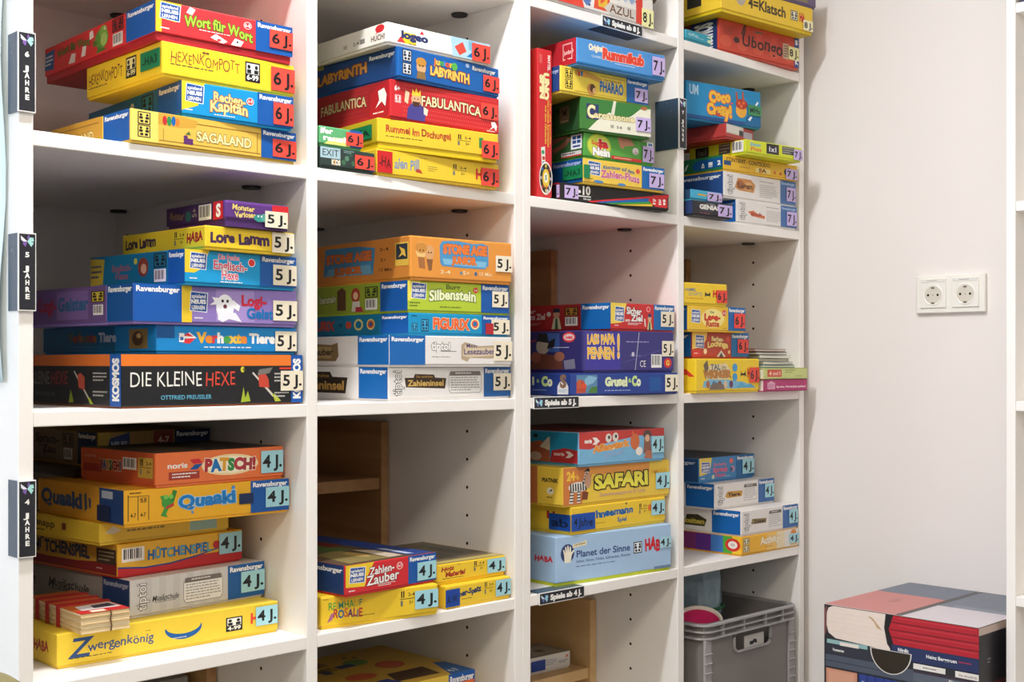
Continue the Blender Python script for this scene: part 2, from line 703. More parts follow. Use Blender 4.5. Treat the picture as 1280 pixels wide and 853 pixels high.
rboard('side_panel', RBX, XW - .3, RBY1 - 1.55, RBY1, ZF, LEV[-1] + T)
rboard('side_panel', RBX, XW - .3, RBY0, RBY0 + 1.6, ZF, LEV[-1] + T)
rboard('back_panel', XW - .9, XW - .3, RBY0 + 1.6, RBY1 - 1.55, ZF + 8, LEV[-1])
for z in LEV[1:-1]:
    rboard('shelf_board', RBX + .1, XW - .9, RBY0 + 1.6, RBY1 - 1.55, z - .45, z + T - .6)
rboard('shelf_board', RBX + .1, XW - .9, RBY0 + 1.6, RBY1 - 1.55, LEV[0], LEV[0] + T)
rboard('top_board', RBX, XW - .3, RBY0 + 1.6, RBY1 - 1.55, LEV[-1], LEV[-1] + T)


# glossy folder on the highest visible shelf of that bookcase
fz = LEV[6] - .45 + T - .15
fo = thing('ring_binder', (150, -61, fz), 0, 'glossy dark folder lying on the highest visible shelf of the bookcase beyond the box', 'folder')
mb = MB()
mb.box(-12.2, 9, -8, 8, 0.02, .35, ink('#2b2a38'), bev=.1)
mb.box(-12.2, 9, -8, 8, 2.6, 2.95, ink('#2b2a38'), bev=.1)
mb.box(-12.3, -11.9, -8, 8, .02, 2.95, mat('glossy_dark_cover', '#3d4058', rough=.12), bev=.15)
mb.build('cover', fo)
mb = MB()
mb.box(-11.6, 8.4, -7.6, 7.6, .4, 2.55, ink('#d8d5e2'), bev=.02)
mb.build('paper_block', fo)

# ---------------------------------------------------------------- wooden inserts standing inside the compartments
def insert(x0, x1, y0, y1, zb, zt, shelf, m, label, rimmed=False):
    cx = (x0 + x1) / 2
    root = thing('shelf_insert', (cx, (y0 + y1) / 2, zb), 0, label, 'wooden insert', 'wooden inserts at the back of the compartments')
    cy = (y0 + y1) / 2
    t = 1.65

    def bd(name, a, b, c, d, e, f):
        mb = MB()
        mb.box(a - cx, b - cx, c - cy, d - cy, e - zb, f - zb, m, bev=.1)
        mb.build(name, root)
    bd('side_board', x0, x0 + t, y0, y1, zb + .01, zt)
    bd('side_board', x1 - t, x1, y0, y1, zb + .01, zt)
    bd('back_board', x0 + t, x1 - t, y1 - .8, y1, zb + .01, zt)
    if shelf:
        bd('middle_shelf', x0 + t, x1 - t, y0 + .5, y1 - .8, shelf - 2.0, shelf)
    return root


FL = {k: LEV[i] + T for k, i in (('0', 6), ('A', 5), ('B', 4), ('C', 3), ('D', 2))}
CX = [0, 39.125, 80.0, 119.125]
insert(CX[1] + .6, CX[1] + 37.2, 31, 54, FL['C'], -10.35, -19.9, M_PINE, 'pine insert with a middle shelf in the mostly empty compartment behind four boxes')
insert(CX[2] + .6, CX[2] + 37.2, 29.6, 54, FL['B'], 21.95, None, M_PINE, 'pine insert standing behind the red box that has a blue end')
insert(CX[2] + .6, CX[2] + 37.2, 19.4, 54, FL['D'], -44.95, -57.7, M_BIRCH, 'birch insert with a shelf, in the compartment under the pale blue box')
insert(CX[3] + .6, CX[3] + 37.2, 27, 54, FL['B'], 22.2, None, M_PINE, 'pine insert in the dark corner above the smallest yellow box')
insert(CX[0] + .6, CX[0] + 37.2, 22.5, 54, FL['D'], -44.3, -56.5, M_PINE, 'pine insert at the bottom edge, under the long yellow box with red-banded cards')

# ---------------------------------------------------------------- age signs on the bookcase edges
WING = ['#e6e4ee', '#7b5aa0', '#a9dcd6']


def butterfly(u, v, s, asp, c=('#e8e6f0', '#7c5ca6', '#a8ddd8', '#7c5ca6')):
    q = lambda pts: [(u + a * s, v + b * s * asp) for a, b in pts]
    return [PG(q([(0, 0), (-.5, .42), (-.46, .1), (-.3, -.02)]), c[0]), PG(q([(0, 0), (-.3, -.02), (-.34, -.2), (-.12, -.42)]), c[1]),
            PG(q([(0, 0), (.12, -.02), (.5, .02), (.46, .3), (.2, .3)]), c[2]), PG(q([(0, 0), (.3, -.4), (.48, -.1), (.3, 0)]), c[2]),
            PG(q([(.02, .12), (.2, .3), (.1, .55), (.0, .3)]), c[3])]


SIGNM = mat('sign_black', '#222228', rough=.35)
SIGNB = mat('sign_side_reflection', '#3d4f61', rough=.25)  # black plates; reflected light is mixed into this blue-grey
SIGNE = mat('sign_white_edge', '#e9e7e4', rough=.4)


def upright_sign(x0, x1, z0, z1, ydeep, num, label, wrap=True):
    h = z1 - z0
    w = x1 - x0
    root = thing('age_sign', ((x0 + x1) / 2, -.3, z0), 0, label, 'sign', 'upright black year signs')
    mb = MB()
    mb.box(-w / 2, w / 2, -.13, .13, 0, h, SIGNE, bev=.03)
    f = Face((-w / 2, -.13, 0), (w, 0, 0), (0, 0, h), (0, -1, 0))
    items = [R(.05, .014, .95, .986, '#222228')]
    items += butterfly(.5, .89, .74, w / h)
    for ch, y in ((num, .72), ('J', .545), ('A', .455), ('H', .365), ('R', .275), ('E', .185)):
        items.append(X(ch, .38, y - .03, .62, y + .03, WH, b=.045))
    paint(mb, f, items)
    mb.build('front_plate', root)
    mb = MB()
    mb.box(-w / 2 + .02, -w / 2 + .16, .13, ydeep, .02, h - .02, SIGNB, bev=.02)
    mb.build('side_plate', root)


upright_sign(-1.95, .08, 28.2, 37.25, 2.7, '6', 'black upright sign reading 6 JAHRE, top of the three on the left edge')
upright_sign(-1.93, .12, 5.8, 14.6, 2.7, '5', 'black upright sign reading 5 JAHRE, middle of the three on the left edge')
upright_sign(-1.93, .12, -22.0, -13.3, 2.7, '4', 'black upright sign reading 4 JAHRE, lowest of the three on the left edge')
upright_sign(117.22, 119.3, 38.25, 47.3, 5.4, '7', 'black upright sign reading 7 JAHRE, on the panel beside the blue snack game')


def shelf_sign(x0, x1, zb, n, label, top=True):
    w = x1 - x0
    root = thing('shelf_sign', ((x0 + x1) / 2, -.15, zb), 0, label, 'sign', 'black strips on the shelf edges')
    h = 1.85
    mb = MB()
    mb.box(-w / 2, w / 2, -.12, .1, -.05, h, SIGNE, bev=.02)
    f = Face((-w / 2, -.12, -.05), (w, 0, 0), (0, 0, h + .05), (0, -1, 0))
    items = [R(.012, .06, .99, .94, '#222228')] + butterfly(.115, .5, .15, w / h * .95, ('#cfe4ee', '#5b6fae', '#9ed2e4', '#3f5fa0'))
    items.append(X('Spiele ab %s J.' % n, .24, .3, .93, .72, WH, b=.06))
    paint(mb, f, items)
    mb.build('front_plate', root)
    mb = MB()
    if top:
        mb.box(-w / 2, w / 2, .1, 3.2, h - .08, h - .02, SIGNB)
    else:
        mb.box(-w / 2, w / 2, .1, 3.2, -.06, -.01, SIGNB)
    mb.build('fold_plate', root)


shelf_sign(80.45, 91.0, LEV[4], '5', 'black strip reading Spiele ab 5 J. under the dark blue ghost game', True)
shelf_sign(96.7, 107.2, LEV[6], '8', 'black strip reading Spiele ab 8 J. on the highest visible shelf edge', False)
shelf_sign(81.7, 92.3, LEV[3], '4', 'black strip reading Spiele ab 4 J. under the pale blue box', True)

# ---------------------------------------------------------------- paper hanging on the outer side of the left bookcase
mb = MB()
pv, pf = [], []
NU, NV = 10, 14
for i in range(NV + 1):
    for k in range(NU + 1):
        y = 3.0 + 29 * k / NU
        z = -2.25 + 58 * i / NV
        e = (1 - k / NU) ** 3
        off = .18 + .28 * e * (1 + math.sin(i * .9)) + .06 * math.sin(k * .9 + i * .5)
        pv.append((-1.82 - max(.1, off), y + .35 * math.sin(i * .75) * e, z))
for i in range(NV):
    for k in range(NU):
        a = i * (NU + 1) + k
        pf.append((a, a + NU + 1, a + NU + 2, a + 1))
mb.mesh(pv, pf, mat('pale_blue_paper', '#dff2f7', rough=.6, noise=.08, scale=7))
po = mb.build('paper_sheet', world=True, smooth=True)
sm = po.modifiers.new('thickness', 'SOLIDIFY')
sm.thickness = .0004
tag(po, 'pale blue paper sheet hanging on the outer side of the left bookcase', 'poster')

# ---------------------------------------------------------------- double wall socket
SX = XW
sk = thing('wall_socket', (SX, -30.0, 12.75), 0, 'white double power socket on the bare wall between the bookcases', 'socket')
M_SOCK = mat('socket_plastic', '#f3efe6', rough=.3)


def sock():
    mb = MB()
    mb.box(-.95, 0, -6.75, 6.75, -3.55, 3.55, M_SOCK, bev=.25, seg=3)
    mb.build('frame', sk)
    for s in (3.15, -3.15):
        mb = MB()
        mb.box(-1.25, -.9, s - 2.55, s + 2.55, -2.55, 2.95, M_SOCK, bev=.1)
        o = mb.build('socket_insert', sk)
        mb = MB()                                                      # round recess: rim, sunk cup, pins
        N = 32
        rim, rim2, cup = [], [], []
        for k in range(N):
            a = 2 * math.pi * k / N
            c, n = math.cos(a), math.sin(a)
            rim.append((-1.27, s + 2.0 * c, -.15 + 2.0 * n))
            rim2.append((-1.34, s + 1.85 * c, -.15 + 1.85 * n))
            cup.append((-1.262, s + 1.65 * c, -.15 + 1.65 * n))
        vv = rim + rim2 + cup
        ff = [(k, (k + 1) % N, N + (k + 1) % N, N + k) for k in range(N)] + [(N + k, N + (k + 1) % N, 2 * N + (k + 1) % N, 2 * N + k) for k in range(N)]
        mb.mesh(vv, ff, M_SOCK)
        mb.poly(cup[::-1], mat('socket_recess', '#d9d2c4', rough=.5))
        for dy in (-.95, .95):
            pts = [(-1.27, s + dy + .24 * math.cos(a * .7854), -.15 + .24 * math.sin(a * .7854)) for a in range(8)]
            mb.poly(pts[::-1], M_HOLE)
        pts = [(-1.27, s + .13 * math.cos(a * .7854), -.15 + .13 * math.sin(a * .7854)) for a in range(8)]
        mb.poly(pts[::-1], mat('screw_grey', '#a9a39a', rough=.3, metal=.6))
        for dz in (1.35, -1.5):
            mb.box(-1.42, -1.26, s - .32, s + .32, -.15 + dz - .12, -.15 + dz + .12, mat('contact_metal', '#8a7d68', rough=.35, metal=.8), bev=.03)
        mb.build('socket_cup', o)
        mb = MB()
        mb.box(-1.30, -1.24, s - 2.3, s + 2.3, 2.25, 2.75, mat('label_window', '#cfcac1', rough=.3), bev=.02)
        f = Face((-1.30, s + 2.3, 2.25), (0, -4.6, 0), (0, 0, .5), (-1, 0, 0))
        paint(mb, f, [R(.02, .1, .98, .9, '#efece6'), LN(.25, .2, .85, .8, 1, '#a19b93', 4)])
        mb.build('label_strip', o)


sock()

# ---------------------------------------------------------------- game boxes (corner x, y, turn, width, depth, bottom, top)
POS = {
    'saga': (11.65, -0.35, 0.0130, 23.90, 21.01, 26.37, 30.48),
    'kapitan': (18.59, -0.15, -0.0560, 15.89, 28.30, 30.48, 34.96),
    'hexenk': (15.88, -0.22, -0.0070, 19.21, 20.38, 34.96, 39.34),
    'wort': (15.10, -0.11, -0.0300, 19.46, 33.34, 39.34, 44.25),
    'kleinehexe': (10.91, 0.53, -0.0000, 26.10, 28.00, -5.59, 1.00),
    'verhext': (15.70, 0.82, 0.0460, 21.18, 28.98, 1.00, 4.66),
    'logig': (12.25, 0.10, 0.0480, 24.34, 27.00, 4.66, 9.58),
    'english': (18.70, -0.72, 0.0920, 17.62, 21.32, 9.58, 14.06),
    'lamm': (21.21, -1.29, 0.0480, 13.60, 19.72, 14.06, 17.12),
    'tin': (23.76, -1.87, 0.0220, 9.71, 14.16, 17.12, 20.49),
    'zwerg': (5.38, 5.79, -0.0130, 31.02, 22.50, -36.82, -32.59),
    'musik': (15.84, 7.76, 0.0900, 21.21, 27.00, -32.59, -27.65),
    'huetchen': (15.19, 9.80, 0.1070, 19.70, 24.00, -27.65, -23.25),
    'schnauz': (12.85, 10.06, 0.0880, 19.87, 20.00, -23.25, -20.35),
    'quaaki': (12.87, 3.60, 0.0090, 24.18, 24.00, -20.35, -15.75),
    'patsch': (16.94, 3.31, 0.0560, 19.66, 18.36, -15.75, -11.36),
    'spinne': (49.17, -0.10, -0.0490, 22.65, 20.00, 26.37, 30.18),
    'rummel': (49.30, -0.17, -0.1010, 21.50, 20.00, 30.18, 34.53),
    'fabul': (51.17, -0.65, -0.0290, 20.70, 29.00, 34.53, 40.20),
    'laby': (51.86, -1.53, 0.0180, 20.04, 27.00, 40.20, 44.81),
    'logeo': (50.15, -1.16, -0.0300, 19.38, 24.00, 44.81, 48.01),
    'zahlinsel': (51.92, 0.63, -0.0000, 24.21, 27.00, -5.59, -0.68),
    'lesez': (51.55, 0.17, -0.0430, 23.44, 26.86, -0.68, 3.90),
    'figurix': (55.28, 0.34, -0.0560, 19.27, 27.00, 3.90, 7.21),
    'silben': (55.20, 0.38, -0.0640, 19.23, 26.96, 7.21, 11.90),
    'stone': (55.19, -0.23, -0.0650, 19.19, 27.00, 11.90, 18.35),
    'rosalie': (41.08, 1.98, -0.1560, 18.98, 20.00, -36.82, -32.28),
    'zauber': (43.20, -0.86, 0.0650, 17.33, 27.00, -32.28, -27.91),
    'spatz': (62.70, 0.61, -0.0000, 13.47, 20.00, -36.82, -33.31),
    'holz': (61.91, 1.74, -0.0000, 14.24, 20.00, -33.31, -30.14),
    'uno10': (87.92, 1.12, -0.1170, 24.78, 20.00, 26.37, 29.44),
    'zhexe': (91.86, -0.42, -0.0970, 18.94, 19.00, 29.44, 33.67),
    'janein': (91.98, -0.46, -0.0890, 16.28, 20.00, 33.67, 37.90),
    'carc': (90.77, -0.84, -0.2010, 14.65, 27.00, 37.90, 43.50),
    'pharao': (86.16, -0.68, -0.0960, 19.79, 24.00, 43.50, 47.92),
    'rummi': (87.84, -2.66, -0.1010, 20.06, 8.98, 47.92, 52.38),
    'spin': (82.53, 0.91, 0.0190, 3.36, 20.00, 26.37, 50.39),
    'grusel': (90.11, 0.77, -0.1100, 24.88, 19.73, -5.59, -1.80),
    'papa': (93.10, 0.73, -0.0840, 21.71, 26.88, -1.80, 5.34),
    'sicher': (99.55, 0.33, -0.0150, 16.82, 27.00, 5.34, 10.15),
    'planet': (88.00, 2.15, -0.0810, 27.45, 20.40, -36.82, -28.61),
    'schnee': (91.10, 1.66, -0.0030, 24.75, 20.00, -28.61, -23.92),
    'safari': (89.32, 1.71, -0.0000, 27.69, 27.00, -23.92, -17.39),
    'affen': (92.29, 0.89, 0.0020, 22.32, 24.00, -17.39, -11.60),
    'ubongo': (130.03, 0.31, -0.0720, 24.09, 28.92, 58.07, 64.17),
    'klatsch': (126.84, -2.58, -0.0780, 27.19, 22.00, 64.17, 69.48),
    'ww1': (136.01, 0.44, -0.0380, 19.09, 26.95, 26.37, 30.95),
    'ww2': (132.39, 0.85, -0.0400, 22.69, 26.73, 30.95, 35.99),
    'contient': (132.36, 0.86, -0.0770, 22.16, 20.00, 35.99, 39.11),
    'einx': (135.00, -2.14, -0.1030, 16.56, 14.45, 39.11, 41.94),
    'dred': (132.01, 0.06, 0.0840, 9.97, 20.00, 41.94, 44.79),
    'coco': (123.39, 2.81, -0.1700, 19.28, 12.00, 44.79, 51.96),
    'wiking': (120.89, -1.35, 0.0030, 19.80, 20.00, -5.59, 0.71),
    'koenig': (122.98, 1.10, -0.0190, 17.17, 19.00, 0.71, 5.57),
    'ratte': (120.66, 0.22, -0.0730, 15.99, 19.00, 5.57, 10.32),
    'karn': (119.42, 0.22, -0.0800, 11.80, 16.00, 10.32, 14.50),
    'rain': (136.63, -0.09, -0.0000, 19.50, 27.00, -36.82, -33.14),
    'zeiten': (136.72, -0.03, 0.0070, 19.41, 27.00, -33.14, -28.27),
    'wt3': (134.72, 4.64, 0.0060, 19.97, 27.00, -28.27, -23.31),
    'sblue': (133.16, 7.21, 0.0460, 19.40, 19.00, -23.31, -18.47),
}
G11, G12, G13 = 'games for six year olds in the near upper bay', 'games for five year olds in the near middle bay', 'games for four year olds in the near lower bay'
G21, G22, G23 = 'games with red stickers in the second bay', 'games with cream stickers in the second bay', 'games with blue stickers in the second bay'
G31, G32, G33 = 'games with lilac stickers in the third bay', 'games with cream stickers in the third bay', 'games with blue stickers in the third bay'
G40, G41, G42, G43 = 'games with yellow stickers in the far bay', 'games with lilac stickers in the far bay', 'games with red stickers in the far bay', 'games with blue stickers in the far bay'
RB = POS


def J(n, c, u0=.82, v0=.15, u1=1.0, v1=.78):
    return ('%s J.' % n, c, u0, v0, u1, v1)


# near bay, top
game_box(RB['wort'], RD, 'red word game box with lime title, topmost above the yellow bone-letter box', G11,
    front=[R(0, 0, .04, 1, YE), PG([(.04, .45), (.14, .4), (.15, .75), (.18, 1), (.04, 1)], YE), SNL(.025, .165, .42, .97),
           LN(.03, .1, .12, .2, 1, WH), X('Wort für Wort', .2, .34, .69, .66, '#a9d23c', b=.03, o='#31521c', ow=.05, arc=.12, sl=-.12),
           E(.655, .76, .03, .12, WH), E(.655, .76, .026, .105, RD), X('6-8', .635, .71, .675, .81, WH, b=.03),
           PG([(.21, .78), (.25, .72), (.275, .92), (.235, .98)], WH), PG([(.38, .14), (.47, .0), (.505, .1), (.42, .28)], WH), R(.43, .06, .455, .14, RD),
           PG([(.53, .03), (.6, .0), (.625, .2), (.56, .26)], WH), R(.57, .12, .585, .18, BK), LN(.3, .28, .62, .34, 1, WH, 2), R(0, 0, 1, .02, '#b51c22'), RAV(.715, 1)],
    side=[PG([(.0, .2), (.09, .15), (.1, .85), (.01, .8)], '#2e5fae'), LN(.01, .3, .085, .7, 3, WH), X('Wort für Wort', .13, .45, .44, .7, '#6d8b3a', o='#3c2020', b=.02, arc=.1),  # side title in dimmed lime, shade painted into the print
          PG([(.24, .1), (.3, .08), (.31, .38), (.27, .42)], WH), PG([(.36, .16), (.4, .16), (.41, .48), (.375, .5)], WH), PG([(.44, .62), (.48, .66), (.47, .92), (.44, .88)], WH),
          E(.55, .5, .06, .34, '#5f9a3c'), E(.565, .72, .035, .2, '#7cb548'), E(.57, .45, .03, .22, '#a9c96a'), PG([(.48, .3), (.52, .42), (.47, .55)], '#4f8332'), PG([(.6, .1), (.5, .05), (.52, .25)], '#4f8332'),
          E(.58, .8, .01, .05, WH, 10), E(.583, .8, .005, .025, BK, 8), ICO(.645, .52, .74, .95, BK, '#a8242a'), BAR(.65, .06, .735, .46), RAV(.765, 1, tv=.78)],
    stick=J(6, S6, .82, .36, 1, .84), tray=(1.0, '#b3202a'))
game_box(RB['hexenk'], YE, 'yellow box with scratchy bone-like title, under the red lime-lettered box', G11,
    front=[X('HEXENKOMPOTT', .06, .44, .57, .76, '#8c3a24', b=-.004, j=.35), LN(.06, .3, .5, .38, 1, '#5a4a30', 2), E(.30, .86, .012, .04, '#7a4a2a', 10), E(.327, .86, .012, .04, '#7a4a2a', 10), R(.30, .84, .327, .88, '#7a4a2a'),
           ICO(.61, .22, .725, .86, BK, WH, '6-99')],
    side=[X('HEXENKOMPOTT', .03, .38, .5, .72, '#6b2d20', b=.0, j=.35), LN(.03, .22, .4, .3, 1, '#4a4030', 2), ICO(.545, .2, .68, .86, BK, '#e8dfa0', '6-99')],
    tapes=[('S', '#0d7a4e', .745, .3, .985, .82, '-HA3', BK, 'green tape with black marker writing')], stick=J(6, S6, .81, .16, 1, .86))
game_box(RB['kapitan'], '#1c8fd2', 'bright blue box with cream two-line title, between yellow box and golden box', G11,
    front=[PG([(0, .1), (.14, .3), (.17, .8), (.2, 1), (0, 1)], YE), SNL(.03, .185, .36, .95), LN(.03, .1, .12, .18, 1, WH), X('Rechen-', .27, .54, .56, .80, '#f3dc8e', b=.03, o='#a3521c', sl=-.05),
           X('Kapitän', .24, .18, .58, .50, '#f3dc8e', b=.03, o='#a3521c', arc=.06), E(.6, .66, .034, .12, WH), E(.6, .66, .029, .1, RD), X('6-8', .58, .62, .62, .72, WH), LN(.28, .06, .54, .13, 1, WH, 2), RAV(.665, 1)],
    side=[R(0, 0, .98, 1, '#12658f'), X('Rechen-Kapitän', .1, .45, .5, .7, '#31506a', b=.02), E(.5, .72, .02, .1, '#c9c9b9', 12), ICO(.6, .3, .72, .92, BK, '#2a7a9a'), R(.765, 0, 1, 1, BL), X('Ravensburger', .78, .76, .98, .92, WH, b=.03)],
    stick=J(6, S6, .81, .14, 1, .78))
game_box(RB['saga'], '#e6bf4f', 'golden box with engraved serif title, bottom of the near top stack', G11,
    front=[R(0, 0, .155, 1, '#f0d468'), ICO(.04, .12, .11, .52, BK, '#f0d468'), ICO(.04, .54, .11, .94, BK, '#f0d468'), R(.155, 0, .77, 1, '#e3b94d'), R(.16, .08, .765, .12, '#9c7426'), R(.30, .78, .765, .82, '#9c7426'), R(.745, .1, .75, .8, '#9c7426'), R(.18, .1, .184, .5, '#9c7426'),
           PG([(.155, .62), (.27, .58), (.37, .66), (.38, .9), (.3, .96), (.155, .98)], '#d0a03a'), E(.19, .76, .013, .16, '#c2272c', 10), E(.215, .76, .013, .16, '#2b8a4a', 10), E(.24, .78, .013, .16, '#1f5ea8', 10), E(.263, .76, .012, .14, '#e07b2a', 10),
           X('SAGALAND', .375, .26, .71, .56, '#f6e7a4', b=.03, o='#85601c', ow=.045), [E(.31 + .016 * (i % 3), .14 + .09 * (i // 3), .013, .055, '#5b2a6a', 10) for i in range(7)], PG([(.31, .42), (.33, .52), (.34, .4)], '#3c6a2a'), RAV(.772, 1)],
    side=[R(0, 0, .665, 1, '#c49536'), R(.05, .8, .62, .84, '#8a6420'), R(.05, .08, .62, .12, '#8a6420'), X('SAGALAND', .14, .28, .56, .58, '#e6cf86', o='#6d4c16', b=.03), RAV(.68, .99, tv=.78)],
    stick=J(6, S6, .845, .16, 1, .72))

# near bay, middle
game_box(RB['tin'], '#5a2f7c', 'small purple metal game tin with gold lettering, top of the near middle stack', G12, name='game_tin', cat='game tin', bev=.35, tray=(.9, '#4b2768'),
    front=[X('Monster', .1, .52, .44, .78, '#e9cf7a', b=.03, o='#2d1540', j=.2), X('Verloses', .14, .18, .46, .44, '#e9cf7a', b=.03, o='#2d1540', j=.2), E(.52, .2, .09, .2, '#2f8f86', 14), E(.6, .24, .06, .22, '#57a89a', 14), E(.5, .3, .012, .05, WH, 8), E(.55, .3, .012, .05, WH, 8), R(.72, .1, .98, .95, '#d2232b')],
    side=[R(0, .02, .96, .98, '#3b1f52'), X('Monster', .06, .3, .3, .7, '#8a6a45', b=.02, j=.3), E(.38, .4, .05, .3, '#2a5f5a', 12), X('5+', .45, .3, .52, .8, '#a8a090', rot=90), BAR(.56, .1, .77, .9), R(.8, .04, .96, .96, '#c41f28'), X('S', .85, .2, .92, .8, WH, b=.05)],
    stick=J(5, S5, .6, .1, .96, .72))
game_box(RB['lamm'], YE, 'flat yellow box with wobbly purple title, below the purple tin', G12,
    front=[X('Lore Lamm', .05, .28, .71, .74, '#46264f', b=.05, j=.25)],
    side=[X('Lore Lamm', .04, .3, .42, .74, '#3d2540', b=.05, j=.25), INFO(.64, .2, .76, .8), HABA(.79, .3, .97, .74, c='#a81d26')],
    stick=J(5, S5, .74, .1, 1, .95))
game_box(RB['english'], '#1e96d6', 'cyan box with pink title in white outline, below the flat yellow box', G12,
    front=[PG([(0, .3), (.08, .3), (.15, .45), (.18, .75), (.21, 1), (0, 1)], YE), SNL(.04, .18, .4, .93), LN(.04, .08, .13, .17, 1, WH), X('Die freche', .28, .76, .47, .92, '#e05a78', b=.02, o=WH, ow=.03), X('Englisch-', .24, .46, .54, .72, '#df4f72', b=.02, o=WH, ow=.05, sl=-.04), X('Hexe', .31, .16, .46, .42, '#df4f72', b=.02, o=WH, ow=.05), E(.58, .72, .034, .13, WH), E(.58, .72, .028, .11, RD), LN(.3, .03, .58, .1, 1, WH), RAV(.658, 1)],
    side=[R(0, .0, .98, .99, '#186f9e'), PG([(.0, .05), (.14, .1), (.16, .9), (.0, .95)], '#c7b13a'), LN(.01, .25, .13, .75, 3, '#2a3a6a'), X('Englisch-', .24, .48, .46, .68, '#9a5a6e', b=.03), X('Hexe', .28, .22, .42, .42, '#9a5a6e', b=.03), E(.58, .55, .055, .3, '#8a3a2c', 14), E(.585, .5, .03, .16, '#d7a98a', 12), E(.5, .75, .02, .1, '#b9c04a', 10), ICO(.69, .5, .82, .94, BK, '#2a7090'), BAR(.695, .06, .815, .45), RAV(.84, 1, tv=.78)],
    stick=J(5, S5, .775, .14, 1, .74))
game_box(RB['logig'], '#8f78bd', 'lavender box with a white ghost figure on its front, above the plain blue animal box', G12,
    front=[R(.48, .05, .72, .95, '#a78fcd'), RAV(0, .275, '#1551ab'), R(.275, 0, .335, 1, YE), SNL(.32, .425, .28, .86), LN(.35, .08, .42, .16, 1, WH), E(.535, .45, .055, .36, '#f5f5fa', 24), PG([(.44, .5), (.5, .52), (.5, .7), (.455, .72), (.47, .6)], '#f5f5fa'), PG([(.57, .5), (.62, .34), (.63, .5), (.585, .66)], '#f5f5fa'), PG([(.49, .3), (.6, .3), (.64, .04), (.56, .12), (.52, .03), (.49, .1)], '#f0f0f8'), E(.52, .62, .008, .045, BK, 10), E(.55, .62, .008, .045, BK, 10), E(.535, .47, .012, .06, '#6a2a3a', 10),
           X('Logi-', .635, .52, .8, .80, '#c4203a', b=.04), X('Geister', .67, .16, .91, .44, '#1d69b4', b=.04, sl=0)],
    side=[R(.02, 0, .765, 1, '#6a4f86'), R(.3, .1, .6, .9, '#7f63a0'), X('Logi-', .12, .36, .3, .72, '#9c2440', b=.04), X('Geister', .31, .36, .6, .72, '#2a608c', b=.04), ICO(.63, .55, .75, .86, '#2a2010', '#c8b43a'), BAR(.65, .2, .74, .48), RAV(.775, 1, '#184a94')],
    stick=J(5, S5, .84, .18, 1, .72))
game_box(RB['verhext'], '#1f82cc', 'flat blue box with rainbow lettering ending in white, above the orange and black box', G12,
    front=[R(0, .5, .12, 1, '#174f96'), PG([(.17, .34), (.22, .3), (.26, .5), (.2, .52)], RD), PG([(.17, .5), (.22, .74), (.27, .52), (.2, .5)], WH), PG([(.18, .6), (.21, .72), (.25, .56)], RD), R(.15, .36, .185, .7, WH), X('s', .155, .44, .18, .6, BL, b=.05), X('Verhexte', .275, .36, .625, .72, WH, b=.06, cyc=['#f2b632', '#ef8b2c', '#d8343a', '#f4f0e6', '#4aa24c', '#f2d23a']), X('Tiere', .645, .36, .835, .72, WH, b=.05), LN(.32, .12, .8, .22, 1, WH, 2)],
    side=[R(0, 0, .66, 1, '#155f94'), X('Verhexte', .24, .4, .5, .74, '#8a5a3a', b=.05, cyc=['#5a6a52', '#8a4a35', '#9a3a30', '#a0602a']), X('Tiere', .52, .4, .67, .74, '#b9c6d2', b=.05), LN(.28, .16, .66, .24, 1, '#5a86a8', 2), R(.78, .12, .93, .86, '#9a7a3c'), E(.85, .5, .045, .28, '#5a3a20', 14), E(.86, .6, .02, .1, '#d9b56a', 10)],  # side is a darker copy of the front blue, painted shade
    stick=J(5, S5, .835, .14, 1, .86))
